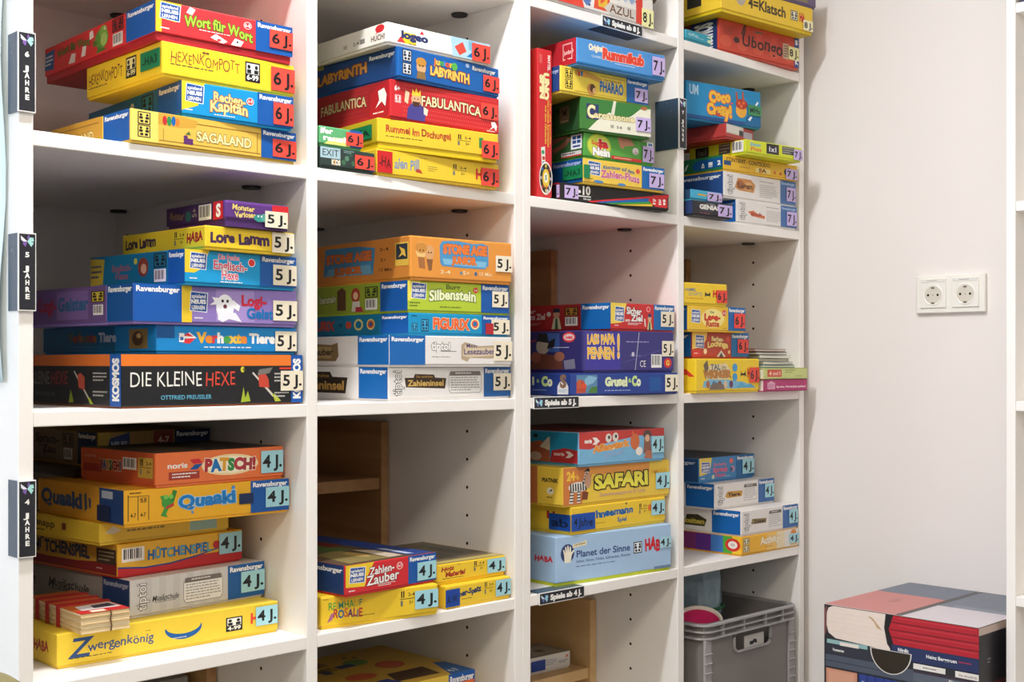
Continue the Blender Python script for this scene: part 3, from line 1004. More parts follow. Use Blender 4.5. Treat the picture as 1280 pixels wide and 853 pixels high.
game_box(RB['kleinehexe'], '#17181b', 'black box with orange band and white scratched title, bottom of the near middle stack', G12, tray=(.25, '#8a4a24'),
    front=[R(0, .775, .93, 1, '#ea7a24'), X('DIE KLEINE', .04, .38, .42, .66, '#f1eee6', b=-.004, j=.12), X('HEXE', .435, .38, .605, .66, '#d7452f', b=.0, j=.12), X('OTTFRIED PREUSSLER', .2, .12, .47, .2, '#63b6d4', b=.01),
           PG([(.635, .03), (.65, .34), (.66, .12), (.675, .26), (.69, .05)], '#a3b52e'), E(.645, .7, .012, .06, '#d7cf3a', 12), PG([(.645, .7), (.655, .74), (.655, .65)], '#17181b'), PG([(.7, .62), (.705, .65), (.83, .16), (.82, .13)], '#cfc9bd'), PG([(.815, .2), (.835, .18), (.87, .04), (.835, .03)], '#b7c236'), PG([(.74, .34), (.8, .32), (.795, .5), (.77, .66), (.735, .6)], '#c64330'), PG([(.73, .58), (.8, .62), (.82, .74), (.74, .7)], '#77736c'),
           LN(.83, .42, .92, .64, 3, '#c9c6bf', 2), LN(.83, .1, .92, .24, 2, '#c9c6bf', 5), R(.93, 0, 1, 1, '#1d4fa8'), X('KOSMOS', .945, .08, .985, .92, WH, b=.06, rot=90), R(.86, .7, .93, .74, '#d23a2a')],
    side=[R(0, .775, .9, 1, '#cf6a26'), X('KLEINE', .1, .4, .3, .66, '#76736e', b=-.004, j=.1), X('HEXE', .31, .4, .49, .66, '#7e2a22', j=.1), X('PREUSSLER', .15, .16, .36, .23, '#45545c'), PG([(.5, .03), (.52, .3), (.545, .1), (.55, .05)], '#8d9c2a'), PG([(.55, .66), (.56, .68), (.71, .12), (.7, .1)], '#a8a398'), PG([(.69, .16), (.71, .15), (.745, .02), (.71, .03)], '#98a42e'), PG([(.6, .34), (.66, .3), (.66, .55), (.62, .64), (.59, .6)], '#a0402c'),  # side title and band dimmed, shade put into their colours
          LN(.74, .46, .88, .66, 3, '#a09d96', 2), LN(.74, .16, .88, .3, 2, '#a09d96', 5), R(.9, 0, 1, 1, '#1d4fa8'), X('KOSMOS', .925, .1, .98, .92, WH, b=.06, rot=90)],
    stick=J(5, S5, .865, .28, 1, .68))

# near bay, bottom
game_box(RB['patsch'], '#e8743c', 'orange box with rainbow capital title on a cream glow, top of the near lower stack', G13, topcol='#4a4038',
    front=[X('noris', .085, .5, .235, .66, WH, b=.03), PG([(.25, .74), (.32, .76), (.35, .62), (.28, .6)], '#cf2734'), PG([(.25, .42), (.31, .42), (.35, .6), (.29, .58)], '#1d4f9c'), R(.095, .13, .325, .38, '#a8382a'), LN(.12, .16, .31, .35, 2, WH, 2), E(.565, .5, .225, .34, '#f3d9a4', 28), E(.565, .5, .2, .27, '#f8ecce', 28),
           X('PATSCH!', .365, .33, .77, .68, BK, b=.07, o='#fff6df', ow=.03, j=.12, cyc=['#b02a34', '#1f6ab4', '#dfa22c', '#2f8f4a', '#b32f3e', '#a5333c', '#b02a34'])],
    side=[R(.02, 0, .98, 1, '#c4562f'), X('noris', .05, .7, .22, .82, '#c79a86'), R(.04, .25, .3, .5, '#9b3326'), X('PATSCH!', .27, .36, .56, .64, BK, b=.06, o='#e6d3ac', ow=.04, cyc=['#8a2a30', '#1d4f80', '#a8802c', '#2d6a3e', '#8a2a30']), BAR(.58, .42, .76, .8), R(.78, .2, .97, .84, '#c4a043'), INFO(.8, .3, .95, .76, '#3a2a18')],
    top=[PG([(.05, .1), (.4, .05), (.5, .5), (.1, .6)], '#6a5844'), PG([(.5, .2), (.95, .1), (.9, .5), (.6, .6)], '#37302c'), E(.3, .4, .12, .2, '#7b6a50', 16), E(.72, .62, .15, .2, '#5b4a3a', 16), PG([(.1, .7), (.8, .75), (.9, .95), (.05, .95)], '#2e2a2a')],
    stick=J(4, S4, .81, .2, .995, .88))
game_box(RB['quaaki'], '#efb021', 'golden yellow box with a green frog and bubbly blue title, under the orange box', G13, topcol='#d79c24',
    front=[R(.02, .1, .025, .86, BK), R(.075, .1, .079, .8, BK), R(.135, .1, .139, .8, BK), R(.02, .8, .139, .815, BK), LN(.03, .86, .12, .94, 1, BK), ICO(.09, .62, .125, .76, BK, '#efb021'), X('4-7', .035, .2, .065, .32, BK), X('4-7', .09, .2, .12, .32, BK),
           E(.245, .55, .035, .18, '#3f9a3a', 18), PG([(.2, .75), (.22, .78), (.25, .58), (.22, .55)], '#3f9a3a'), PG([(.26, .62), (.275, .92), (.3, .88), (.28, .56)], '#2f8232'), PG([(.23, .45), (.205, .18), (.245, .12), (.235, .22), (.255, .42)], '#3f9a3a'), E(.235, .72, .014, .07, '#7cc24e', 10), E(.265, .72, .014, .07, '#7cc24e', 10), PG([(.23, .36), (.28, .44), (.28, .54), (.235, .44)], '#c23a34'),
           X('Quaaki', .305, .36, .655, .72, '#2f78c4', b=.05, o='#a8d3f0', ow=.04, j=.12, sl=.06), E(.39, .2, .008, .04, '#4a90d0', 8), E(.64, .85, .012, .06, '#4a90d0', 8), RAV(.75, 1, tv=.8)],
    side=[R(.02, 0, .98, 1, '#cf9426'), X('Quaaki', .04, .3, .54, .74, '#2d4f78', b=.05, j=.15), PG([(.57, .2), (.6, .3), (.59, .8), (.56, .7)], '#3c5068'), PG([(.62, .3), (.64, .35), (.64, .6), (.61, .65)], '#3c5068'), R(.735, 0, .995, 1, '#1b3e78'), R(.76, .7, .88, .92, '#aab4c4')],
    tapes=[('F', '#152a55', .675, .36, .765, .66, None, BK, 'dark blue tape scribbled over'), ('S', '#14254a', .72, .1, .86, .52, None, BK, 'dark tape scribbled over')],
    stick=J(4, S4, .845, .2, 1, .78))
game_box(RB['schnauz'], '#d8b733', 'half hidden yellow box set back under the frog box', G13,
    front=[R(.68, .1, .9, .95, '#8fb6b0'), PG([(.04, .5), (.1, .4), (.16, .55), (.1, .8)], '#c9c4b0'), LN(.2, .35, .6, .6, 1, '#8a7428', 2)],
    side=[X('Schnapp', .1, .45, .46, .8, '#3a2f18', b=.02, j=.2), LN(.12, .15, .42, .32, 1, '#4a3c1c', 2), R(.55, .4, .6, .75, '#7a3a24')])
game_box(RB['huetchen'], '#e8b532', 'yellow box with blue capital title and a sweeping red base, in the near lower stack', G13, tray=(.3, '#c22a2a'),
    front=[BAR(.03, .42, .2, .86), PG([(0, 0), (1, 0), (1, .3), (.8, .34), (.62, .34), (.4, .22), (.2, .2), (0, .3)], '#c5262c'), PG([(0, .3), (.2, .2), (.4, .22), (.62, .34), (.8, .5), (.8, .46), (.6, .28), (.4, .17), (.2, .15), (0, .25)], '#1f3f8c'),
           X('HÜTCHENSPIEL', .225, .42, .735, .70, '#2268b8', b=.03, o='#222a48', ow=.012, j=.08, cyc=['#2268b8', '#4aa3d0', '#2a6cb0', '#51b0c8']), E(.78, .6, .03, .13, '#c5262c', 12)],
    side=[R(.02, 0, .99, .99, '#b98d2e'), X('HÜTCHENSPIEL', .16, .44, .73, .80, '#22304e', b=.05, j=.1), PG([(0, .02), (.99, .02), (.99, .44), (.6, .3), (.3, .28), (0, .36)], '#7e1f22'), R(.8, .34, .985, .82, '#3c3128'), LN(.82, .4, .97, .76, 3, '#9a8a6a'), LN(.8, .12, .88, .22, 1, '#c9a0a0')],
    stick=J(4, S4, .8, .3, .995, .95))
game_box(RB['musik'], '#cbc8c5', 'shade-greyed white box with black script title and text bubble, behind the red-banded cards', G13,  # white box painted grey for shade, darker again on its side
    front=[[R(.1 * i, 0, .1 * i + .05, 1, '#c2bfbd') for i in range(1, 7)], TIP(.045, .12, .11, .88), X('Musikschule', .15, .32, .34, .48, '#2c2826', b=.01, sh=.25, j=.15), R(.17, .28, .32, .29, '#2c2826'), BUB(.375, .12, .67, .84), RAV(.71, 1, '#24549c')],
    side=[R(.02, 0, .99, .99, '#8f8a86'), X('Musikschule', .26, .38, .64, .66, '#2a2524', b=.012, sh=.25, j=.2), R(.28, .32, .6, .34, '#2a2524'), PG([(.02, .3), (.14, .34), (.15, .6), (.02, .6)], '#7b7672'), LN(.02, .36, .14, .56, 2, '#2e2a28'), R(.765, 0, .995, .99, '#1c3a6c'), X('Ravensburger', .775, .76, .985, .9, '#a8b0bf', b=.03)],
    stick=J(4, S4, .81, .2, 1, .78))
game_box(RB['zwerg'], '#efd824', 'long yellow box with inky title and blue crescent, under the red-banded cards', G13,
    front=[X('Z', .045, .2, .13, .78, '#2c4f86', b=.02, sh=.2), X('wergenkönig', .125, .34, .405, .62, '#2c4f86', b=.01, j=.2), LN(.05, .14, .3, .2, 1, '#5a5428', 2), LN(.37, .66, .4, .7, 1, '#5a5428'),
           PG([(.465 + .085 * math.cos(math.radians(a)) + .075, .6 + .38 * math.sin(math.radians(a))) for a in range(180, 372, 12)] + [(.465 + .08 * math.cos(math.radians(a)) + .075, .66 + .26 * math.sin(math.radians(a))) for a in range(366, 174, -12)], '#24559c'), LN(.49, .26, .58, .31, 1, WH, 2),
           ICO(.74, .2, .82, .68, BK, '#f4efe0', '4-99'), HABA(.86, .36, .9, .68, 'H', '#e4442e')],
    side=[HABA(.70, .34, .89, .66, c='#a52a28')],
    stick=J(4, S4, .885, .3, .995, .9))

# second bay, top
game_box(RB['logeo'], '#ece6de', 'white box with navy title on a yellow square, top of the second bay', G21,
    front=[R(.14, .1, .27, .66, '#f0c91f'), PG([(.09, .1), (.17, .12), (.125, .42)], RD), X('logeo', .13, .36, .38, .7, '#1d2f66', b=.06), LN(.2, .06, .3, .16, 1, BK), PG([(.3, .72), (.345, .72), (.325, .9)], '#cf2734'), PG([(.62, 0), (1, 0), (1, 1), (.6, 1)], '#a9cfe0'), PG([(.69, .1), (.76, .36), (.72, .82), (.64, .5)], '#dc4838'), PG([(.78, .5), (.85, .4), (.85, .95), (.78, .98)], '#7fb6cf'), PG([(.76, .1), (.84, .1), (.82, .4)], '#2b6fb4')],
    side=[E(.93, .76, .045, .2, '#d2262e', 18), X('HUCH!', .84, .2, .98, .46, '#6a4a3a', b=.03), PG([(.88, .5), (.92, .6), (.9, .62)], '#d2262e'), X('2-4', .66, .28, .72, .44, '#5a5450'), R(.73, .26, .78, .5, '#8a8480'), R(.56, .24, .6, .44, '#bdb6ae')],
    stick=J(6, S6, .81, .08, .995, .9))
game_box(RB['laby'], '#1f58a8', 'dark blue box with orange twisted capitals, second from the top in the second bay', G21,
    front=[ICO(.04, .1, .125, .5, BK, '#d7d9e0'), ICO(.04, .54, .125, .94, BK, '#d7d9e0'), E(.215, .45, .045, .25, '#d8a878', 16), E(.215, .62, .05, .16, '#c58a34', 14), PG([(.17, .05), (.26, .05), (.25, .3), (.18, .3)], '#8a6a3a'), E(.2, .5, .008, .03, BK, 8), E(.23, .5, .008, .03, BK, 8),
           X('junior', .34, .66, .52, .86, WH, b=.05, cyc=['#e87a2a', '#f0c030', '#57b04a', '#3f8fd0', '#e85a3a', '#f0c030']), E(.54, .72, .03, .14, '#57b04a', 12), X('LABYRINTH', .3, .3, .69, .58, '#f1c75a', b=.05, o='#9c3a1a', ow=.06, j=.18, sl=-.06), E(.67, .86, .02, .08, '#8fa8cc', 12), X('Ravensburger', .72, .76, .96, .9, WH, b=.03)],
    side=[R(.02, 0, .98, .99, '#17427c'), X('LABYRINTH', .30, .32, .74, .62, '#c98a3c', b=.05, o='#5c2418', ow=.06, j=.18, sl=.08), X('Ravensburger', .76, .74, .97, .88, WH, b=.03), R(.28, .86, .36, .98, '#a89a3c')],  # side blue and orange darkened in colour for shade
    stick=J(6, S6, .83, .18, 1, .7))
game_box(RB['fabul'], '#c8232b', 'dotted red box with cream capitals and a crowned king figure, middle of the second bay', G21,
    front=[DOTS(44, 8, .1, .03, .99, .97, '#d8604a', .22), X('6+', .035, .72, .085, .84, WH, b=.04), ICO(.04, .4, .09, .6, WH, '#c8232b'),
           PG([(.14, .0), (.3, .0), (.31, .3), (.27, .46), (.19, .46), (.15, .3)], '#46408a'), E(.225, .55, .045, .17, '#d9a980', 18), PG([(.19, .5), (.26, .5), (.25, .38), (.2, .36)], '#4a2a1c'), PG([(.185, .66), (.19, .84), (.21, .74), (.225, .88), (.24, .74), (.262, .84), (.265, .66)], '#f0c93a'), E(.21, .58, .006, .022, BK, 8), E(.24, .58, .006, .022, BK, 8), PG([(.12, .46), (.15, .4), (.165, .72), (.13, .76)], '#e8c7a4'), PG([(.29, .4), (.33, .34), (.32, .16), (.29, .2)], '#e8d9c4'),
           X('FABULANTICA', .265, .42, .82, .68, '#f3e3b0', b=.02, o='#6a1a18', ow=.05, arc=.04, sl=-.02), PG([(.9, .06), (.93, .16), (.92, .3), (.96, .32), (.98, .2), (.97, .06), (.95, .16)], WH), LN(.88, .01, .99, .06, 1, WH)],
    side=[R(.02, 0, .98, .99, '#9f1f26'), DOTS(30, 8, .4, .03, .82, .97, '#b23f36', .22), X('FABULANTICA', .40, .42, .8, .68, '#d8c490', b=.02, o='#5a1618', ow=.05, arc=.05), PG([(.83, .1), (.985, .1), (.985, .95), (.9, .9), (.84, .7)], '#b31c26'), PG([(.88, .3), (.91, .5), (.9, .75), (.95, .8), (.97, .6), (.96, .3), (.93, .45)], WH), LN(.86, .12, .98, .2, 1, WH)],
    stick=J(6, S6, .82, .4, .985, .82))
game_box(RB['rummel'], '#f0d31c', 'yellow box with red-brown playful title, directly under the dotted red box', G21, tray=(.9, '#e4c51a'),
    front=[X('Rummel im Dschungel', .06, .46, .59, .74, '#9c2f22', b=.035, j=.15, cyc=['#b02c22', '#9c3a20', '#c2502a']), LN(.06, .24, .48, .32, 1, '#5a4a20', 2), INFO(.64, .3, .76, .74), R(.83, .3, .865, .75, '#2f8a46')],
    side=[R(.02, .02, .98, .98, '#cdb322')],
    tapes=[('S', '#0f7a4a', .62, .36, .93, .82, '-HA', BK, 'green tape on the side')], stick=J(6, S6, .85, .12, 1, .72))
game_box(RB['spinne'], '#f1d51b', 'yellow box with grey-blue slanted title and red tape, bottom of the second bay top stack', G21,
    front=[X('aien Pill', .135, .3, .33, .7, '#7e93ac', b=.03, sh=.1, j=.2), PG([(.3, .22), (.36, .18), (.34, .34), (.31, .36)], '#b2402c'), LN(.4, .3, .48, .56, 3, '#9a8a3a'), LN(.33, .8, .42, .86, 1, '#9a8a3a'), INFO(.6, .3, .72, .74), HABA(.8, .26, .86, .66, 'H', '#d42a2a')],
    tapes=[('F', '#c81e22', .0, .12, .115, .92, '-HA', '#5a0a10', 'red tape with marker writing')], stick=J(6, S6, .845, .1, 1, .8))


def small_box(x, y, w, d, z0, h, th, base, label, group, **k):
    return game_box((x, y, th, w, d, z0, z0 + h), base, label, group, **k)


small_box(39.5, -.1, 9.3, 9.2, FL['A'], 3.0, 0, '#2b3b36', 'small dark green box with a pale lettered sign, under a small green box', G21,
    front=[R(0, .42, .36, .98, '#a9c6cf'), X('EXIT', .03, .54, .33, .88, '#20282c', b=.0), X('KIDS', .2, .12, .36, .36, WH, b=.06, cyc=['#f0e6c8', '#e8a04a', '#f0e0d0']), [E(.42 + .06 * i, .3 + .22 * ((i * 7) % 3), .04, .14, ['#3f6a4c', '#56836a', '#2e5240'][i % 3], 9) for i in range(5)], LN(.42, .78, .62, .94, 2, '#8fb0b0'), R(.9, .02, 1, .2, '#2a55a8')],
    stick=J(6, S6, .62, .18, .985, .8))
small_box(39.5, .1, 7.3, 9.2, FL['A'] + 3.05, 2.75, 0, '#5fae72', 'small green box with white two-line lettering, on a small dark green box', G21,
    front=[PG([(.1, .0), (.7, 0), (.72, .5), (.3, .4)], '#d8e07a'), X('lfer', .02, .6, .3, .9, WH, b=.05, j=.1), X('raus!', .08, .22, .62, .5, WH, b=.05, j=.1), R(.7, .86, .98, 1, '#2a55a8'), R(.7, 0, .98, .2, '#2a55a8')],
    stick=J(6, S6, .6, .2, 1, .86))

# second bay, middle
game_box(RB['stone'], '#e2943c', 'deep orange box with a blue cloud behind orange letters, top of its stack', G22,
    front=[E(.1, .66, .05, .2, '#e8c07a', 16), E(.18, .62, .045, .18, '#d9a26a', 16), E(.1, .72, .055, .13, '#c98a3a', 14), PG([(.07, .5), (.13, .5), (.14, .22), (.08, .24)], '#a86a3a'), PG([(.15, .46), (.21, .46), (.2, .2), (.17, .18)], '#8a5a34'), E(.09, .66, .006, .02, BK, 8), E(.12, .66, .006, .02, BK, 8), E(.17, .62, .006, .02, BK, 8), E(.195, .62, .006, .02, BK, 8),
           PG([(.28, .4), (.3, .32), (.5, .3), (.72, .3), (.76, .4), (.755, .88), (.7, .93), (.6, .9), (.45, .95), (.3, .92), (.275, .8)], '#4a94c4'), PG([(.3, .5), (.74, .48), (.73, .34), (.32, .36)], '#7fb9d8'), X('STONE AGE', .31, .64, .74, .84, '#e67a34', b=.07, o='#8a4a24', ow=.03, j=.12), X('JUNIOR', .4, .4, .63, .56, '#e67a34', b=.07, o='#8a4a24', ow=.03, j=.1), X('2-4', .28, .13, .38, .22, '#f3dcae'), X('5+', .5, .13, .57, .22, '#f3dcae'), X('15 Min.', .66, .13, .8, .22, '#f3dcae'), E(.485, .17, .012, .04, '#5a8aa8', 10), E(.63, .17, .014, .05, '#3a6a9a', 10)],
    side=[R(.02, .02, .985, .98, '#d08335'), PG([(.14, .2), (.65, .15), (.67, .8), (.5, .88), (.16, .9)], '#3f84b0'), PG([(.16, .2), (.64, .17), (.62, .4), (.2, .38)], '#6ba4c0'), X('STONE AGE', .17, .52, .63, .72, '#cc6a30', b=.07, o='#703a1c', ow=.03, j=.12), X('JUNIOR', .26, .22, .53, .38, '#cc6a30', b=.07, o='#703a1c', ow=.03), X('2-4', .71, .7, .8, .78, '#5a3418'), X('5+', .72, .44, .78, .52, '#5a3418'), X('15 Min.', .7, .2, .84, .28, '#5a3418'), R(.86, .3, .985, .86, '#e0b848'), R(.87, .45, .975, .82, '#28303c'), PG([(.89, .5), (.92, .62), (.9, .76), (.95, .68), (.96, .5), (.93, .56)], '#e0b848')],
    stick=J(5, S5, .83, .3, 1, .68), bev=.2)
game_box(RB['silben'], '#b4cb35', 'lime green box with cream mossy title, directly under the orange cloud box', G22,
    front=[PG([(0, .3), (.06, .4), (.1, .7), (.12, 1), (0, 1)], '#f0e25a'), SNL(.03, .17, .38, .95), LN(.02, .1, .12, .3, 2, '#5a6a2a'), X('Burg', .36, .76, .5, .92, '#5a6a28', b=.02), X('Silbenstein', .2, .34, .66, .68, '#eef2c4', b=.035, o='#5b7a22', ow=.05, arc=.06, sl=.02), E(.655, .76, .025, .1, RD), X('5-6', .64, .72, .672, .8, WH), LN(.3, .1, .6, .18, 1, '#6a7a2a'), RAV(.71, 1)],
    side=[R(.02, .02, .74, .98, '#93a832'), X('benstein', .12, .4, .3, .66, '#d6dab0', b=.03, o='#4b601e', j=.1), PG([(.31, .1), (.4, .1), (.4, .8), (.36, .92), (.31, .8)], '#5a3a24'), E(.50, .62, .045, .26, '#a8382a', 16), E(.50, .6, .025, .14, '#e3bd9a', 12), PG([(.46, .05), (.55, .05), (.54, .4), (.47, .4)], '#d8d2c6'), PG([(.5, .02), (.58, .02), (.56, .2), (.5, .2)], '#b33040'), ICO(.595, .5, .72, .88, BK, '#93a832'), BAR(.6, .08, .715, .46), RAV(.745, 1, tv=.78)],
    stick=J(5, S5, .82, .26, .985, .78))
game_box(RB['figurix'], '#1f8fc6', 'thin bright blue box with orange capital title and target rings, under the lime box', G22,
    front=[ICO(.03, .12, .085, .5, '#123a5a', '#3fa6d4'), ICO(.12, .1, .19, .7, '#123a5a', '#3fa6d4'), LN(.03, .8, .1, .9, 1, '#0e3450'), X('FIGURIX', .23, .24, .58, .74, '#f0622c', b=.05, o='#f4e2b8', ow=.03, j=.06), E(.645, .52, .045, .28, '#f4e2a8', 22), E(.645, .52, .034, .2, '#e05a2c', 20), E(.645, .52, .02, .12, '#2a6ab0', 16), RAV(.715, 1, tv=.78)],
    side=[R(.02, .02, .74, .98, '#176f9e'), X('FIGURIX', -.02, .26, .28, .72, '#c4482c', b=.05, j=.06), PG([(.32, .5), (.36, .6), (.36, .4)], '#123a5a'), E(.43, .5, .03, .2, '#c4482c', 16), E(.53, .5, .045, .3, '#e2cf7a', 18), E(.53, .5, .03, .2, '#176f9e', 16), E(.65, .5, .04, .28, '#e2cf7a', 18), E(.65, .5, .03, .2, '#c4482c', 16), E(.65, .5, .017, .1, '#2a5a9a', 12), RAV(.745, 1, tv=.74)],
    tapes=[('F', '#b3202c', .75, .12, .83, .62, None, BK, 'red tape')], stick=J(5, S5, .81, .12, 1, .8))
game_box(RB['lesez'], '#e9e5e1', 'white box with purple title on a parchment scroll, under the thin bright blue box', G22,
    front=[RAV(.005, .28, '#1d5fb0'), X('tiptoi', .33, .52, .48, .78, '#efece8', b=.04, o='#77716d', ow=.05), LN(.33, .24, .54, .3, 1, '#8a8480'), R(.4, .46, .53, .48, '#77716d'), PG([(.57, .2), (.62, .1), (.64, .24), (.82, .22), (.88, .3), (.86, .7), (.72, .66), (.6, .8), (.57, .7)], '#b8a284'), PG([(.58, .32), (.63, .26), (.84, .32), (.84, .62), (.7, .6), (.6, .7)], '#d8c6a6'), X('Mein', .61, .6, .7, .74, '#4a3a6a'), X('Lesezauber', .59, .36, .85, .56, '#4d3b78', b=.02, sl=.02)],
    side=[PG([(.1, .15), (.5, .12), (.53, .3), (.52, .78), (.46, .7), (.1, .8)], '#8a7048'), PG([(.1, .25), (.46, .22), (.46, .62), (.1, .7)], '#b79a68'), X('auber', .3, .34, .47, .56, '#33271c', b=.03), RAV(.715, 1, '#1d5fb0')],
    stick=J(5, S5, .84, .2, 1, .86))
game_box(RB['zahlinsel'], '#e9e5e1', 'white box with dark wooden title plank, under the white box with the parchment scroll', G22,
    front=[TIP(.03, .1, .095, .9), PG([(.13, .36), (.44, .3), (.45, .64), (.36, .66), (.35, .76), (.2, .78), (.19, .66), (.12, .66)], '#3d2a1a'), X('Zahleninsel', .145, .4, .43, .58, '#d9b25e', b=.03), X('Die verdrehte', .21, .66, .34, .73, '#c79a4a'), BUB(.47, .14, .745, .86), RAV(.765, 1, '#2a559c')],
    side=[PG([(.14, .16), (.62, .14), (.64, .66), (.5, .68), (.48, .84), (.14, .86)], '#2e2116'), X('leninsel', .3, .26, .61, .54, '#c69a4c', b=.03), X('Die verdrehte', .2, .66, .47, .78, '#a8803c'), RAV(.74, .99, '#1d5fb0')],
    stick=J(5, S5, .845, .26, 1, .8))

# second bay, bottom
game_box(RB['rosalie'], '#f3d717', 'yellow box with multicoloured two-line title, under the red box with a dark blue side', G23, bev=.25,
    front=[X('REIMHAUF', .06, .55, .34, .78, '#3f9a3a', b=.015, j=.16, cyc=['#3f9a3a', '#55a84a', '#c8b028', '#3f8a6a']), X('ROSALIE', .1, .24, .34, .5, '#c2392c', b=.03, j=.3, cyc=['#c2392c', '#2a5fa8', '#d86a2a', '#5a2a6a', '#b03048', '#3a4a9a', '#c2392c']), PG([(.05, .12), (.09, .2), (.11, .44), (.08, .4)], '#b06a8a'), LN(.26, .2, .52, .26, 1, '#6a5a18', 2), INFO(.66, .36, .79, .84), LN(.02, .88, .08, .92, 1, '#6a5a18')],
    stick=J(4, S4, .79, .26, .995, .84))
game_box(RB['zauber'], '#d3242c', 'red box with white two-line title and dark blue side, on a yellow box', G23, topcol='#5b4a36',
    front=[PG([(0, .25), (.2, .2), (.22, .5), (.3, 1), (0, 1)], YE), SNL(.035, .2, .34, .92), LN(.03, .06, .12, .15, 1, WH), X('Zahlen-', .25, .54, .52, .8, WH, b=.02, o='#7a1420', ow=.05, sl=.06), X('Zauber', .22, .2, .57, .52, WH, b=.02, o='#7a1420', ow=.05, sl=.08), E(.58, .72, .034, .13, WH), E(.58, .72, .028, .11, RD), X('4-7', .56, .67, .6, .77, WH), LN(.34, .1, .54, .22, 2, WH), RAV(.675, 1)],
    side=[R(.02, 0, .985, 1, '#173a70'), X('Ravensburger', .66, .74, .97, .9, WH, b=.035)],
    top=[PG([(.0, .5), (.3, .55), (.3, 1), (0, 1)], '#8c2024'), PG([(.1, .05), (.55, .05), (.5, .45), (.2, .4)], '#8a7a4a'), PG([(.3, .45), (.6, .4), (.66, .8), (.4, .9)], '#4f6a34'), PG([(.55, .06), (.7, .06), (.72, .3), (.6, .4)], '#c9b9a4'), R(.74, .02, .99, .98, '#1c3f86'), E(.45, .25, .07, .1, '#b89a5a', 14), E(.2, .7, .07, .09, '#b33a2c', 14), PG([(.77, .08), (.83, .06), (.85, .3), (.79, .34)], '#b9c4d8'), PG([(.56, .55), (.7, .55), (.7, .9), (.58, .85)], '#7c2226')],
    stick=J(4, S4, .775, .14, .995, .74))
game_box(RB['spatz'], '#f2d61a', 'yellow box with blue tape over its inky title, under the yellow box with red-brown title', G23, bev=.25,
    front=[X('ner-Spatz', .2, .42, .53, .66, '#23365e', b=.05, j=.25, sl=.1), LN(.24, .22, .46, .3, 1, '#6a5a18'), INFO(.58, .32, .72, .86)],
    tapes=[('F', '#1c3fa0', -.01, .1, .2, .84, 'A.W.', '#10183a', 'blue tape with marker writing')], stick=J(4, S4, .755, .2, .995, .9))
game_box(RB['holz'], '#f2d61a', 'yellow box with red-brown two-word title and a dark picture top, beside the red box', G23, bev=.25, topcol='#6a5a40',
    front=[X('Holz', .06, .6, .24, .82, '#a8321e', b=.05, j=.25, sh=.1), X('Material', .12, .3, .4, .54, '#a8321e', b=.05, j=.2, sh=.1), LN(.08, .14, .5, .22, 1, '#6a5a18'), LN(.28, .84, .36, .9, 1, '#6a5a18'), INFO(.52, .36, .68, .86)],
    top=[PG([(.02, .02), (.98, .02), (.98, .12), (.02, .1)], '#b7a45a'), PG([(.1, .2), (.5, .15), (.6, .6), (.2, .8)], '#4a4436'), PG([(.55, .2), (.95, .3), (.9, .9), (.6, .8)], '#54503e'), E(.35, .5, .12, .16, '#7c7458', 14), E(.75, .5, .1, .2, '#3a382c', 14)],
    stick=J(4, S4, .72, .22, .99, .9))

# second bay, lowest compartment: a tall picture box on two plain ones
zz = FL['D']
game_box((46, 5.6, 0, 27, 23, zz, zz + 6.6), '#cdb46a', 'plain straw box carrying the stack in the lowest compartment of the second bay', 'boxes under the picture lid box', tray=(.3, None))
game_box((46, 5.5, .004, 27, 23, zz + 6.61, zz + 13.4), '#b8a45e', 'plain ochre box directly under the picture lid box', 'boxes under the picture lid box', tray=(.3, None))
game_box((45.6, 5.4, 0, 27.4, 23.4, zz + 13.41, -48.15), '#e3bf45', 'yellow box with a pictured lid and a blue corner, lowest in the second bay', 'boxes under the picture lid box', topcol='#c9a23c',
    front=[RAV(.8, 1), PG([(.5, .2), (.72, .3), (.7, .7), (.45, .6)], '#c24a30'), X('Förmchen', .05, .3, .4, .8, BK, b=.04, j=.1)],
    top=[PG([(.82, .0), (.995, .0), (.995, .3), (.93, .34)], '#2a559c'), X('4-7', .86, .05, .93, .12, WH), E(.72, .5, .09, .1, '#b8442c', 18), E(.72, .5, .07, .075, '#c9603e', 18), E(.6, .7, .08, .08, '#5f8a3a', 16), PG([(.5, .1), (.8, .08), (.82, .3), (.56, .3)], '#4a3220'), E(.42, .36, .1, .08, '#c0552f', 18), R(.3, .55, .36, .64, '#2f3f70'), R(.44, .62, .56, .7, '#33406a'), R(.6, .84, .63, .87, '#2a2a2a'), R(.66, .8, .68, .84, '#2a2a2a'), PG([(.4, .04), (.52, .04), (.5, .2), (.42, .2)], '#2d3f86'),
         X('Formen', .12, .76, .44, .9, '#4a3a1a', b=.02, j=.2), X('Farben', .16, .62, .42, .74, '#4a3a1a', b=.02, j=.2), PG([(.0, .05), (.2, .05), (.22, .3), (.02, .34)], '#3c3018'), E(.28, .25, .05, .07, '#c24a30', 14)],
    stick=J(3, S3, .84, .1, .99, .8))

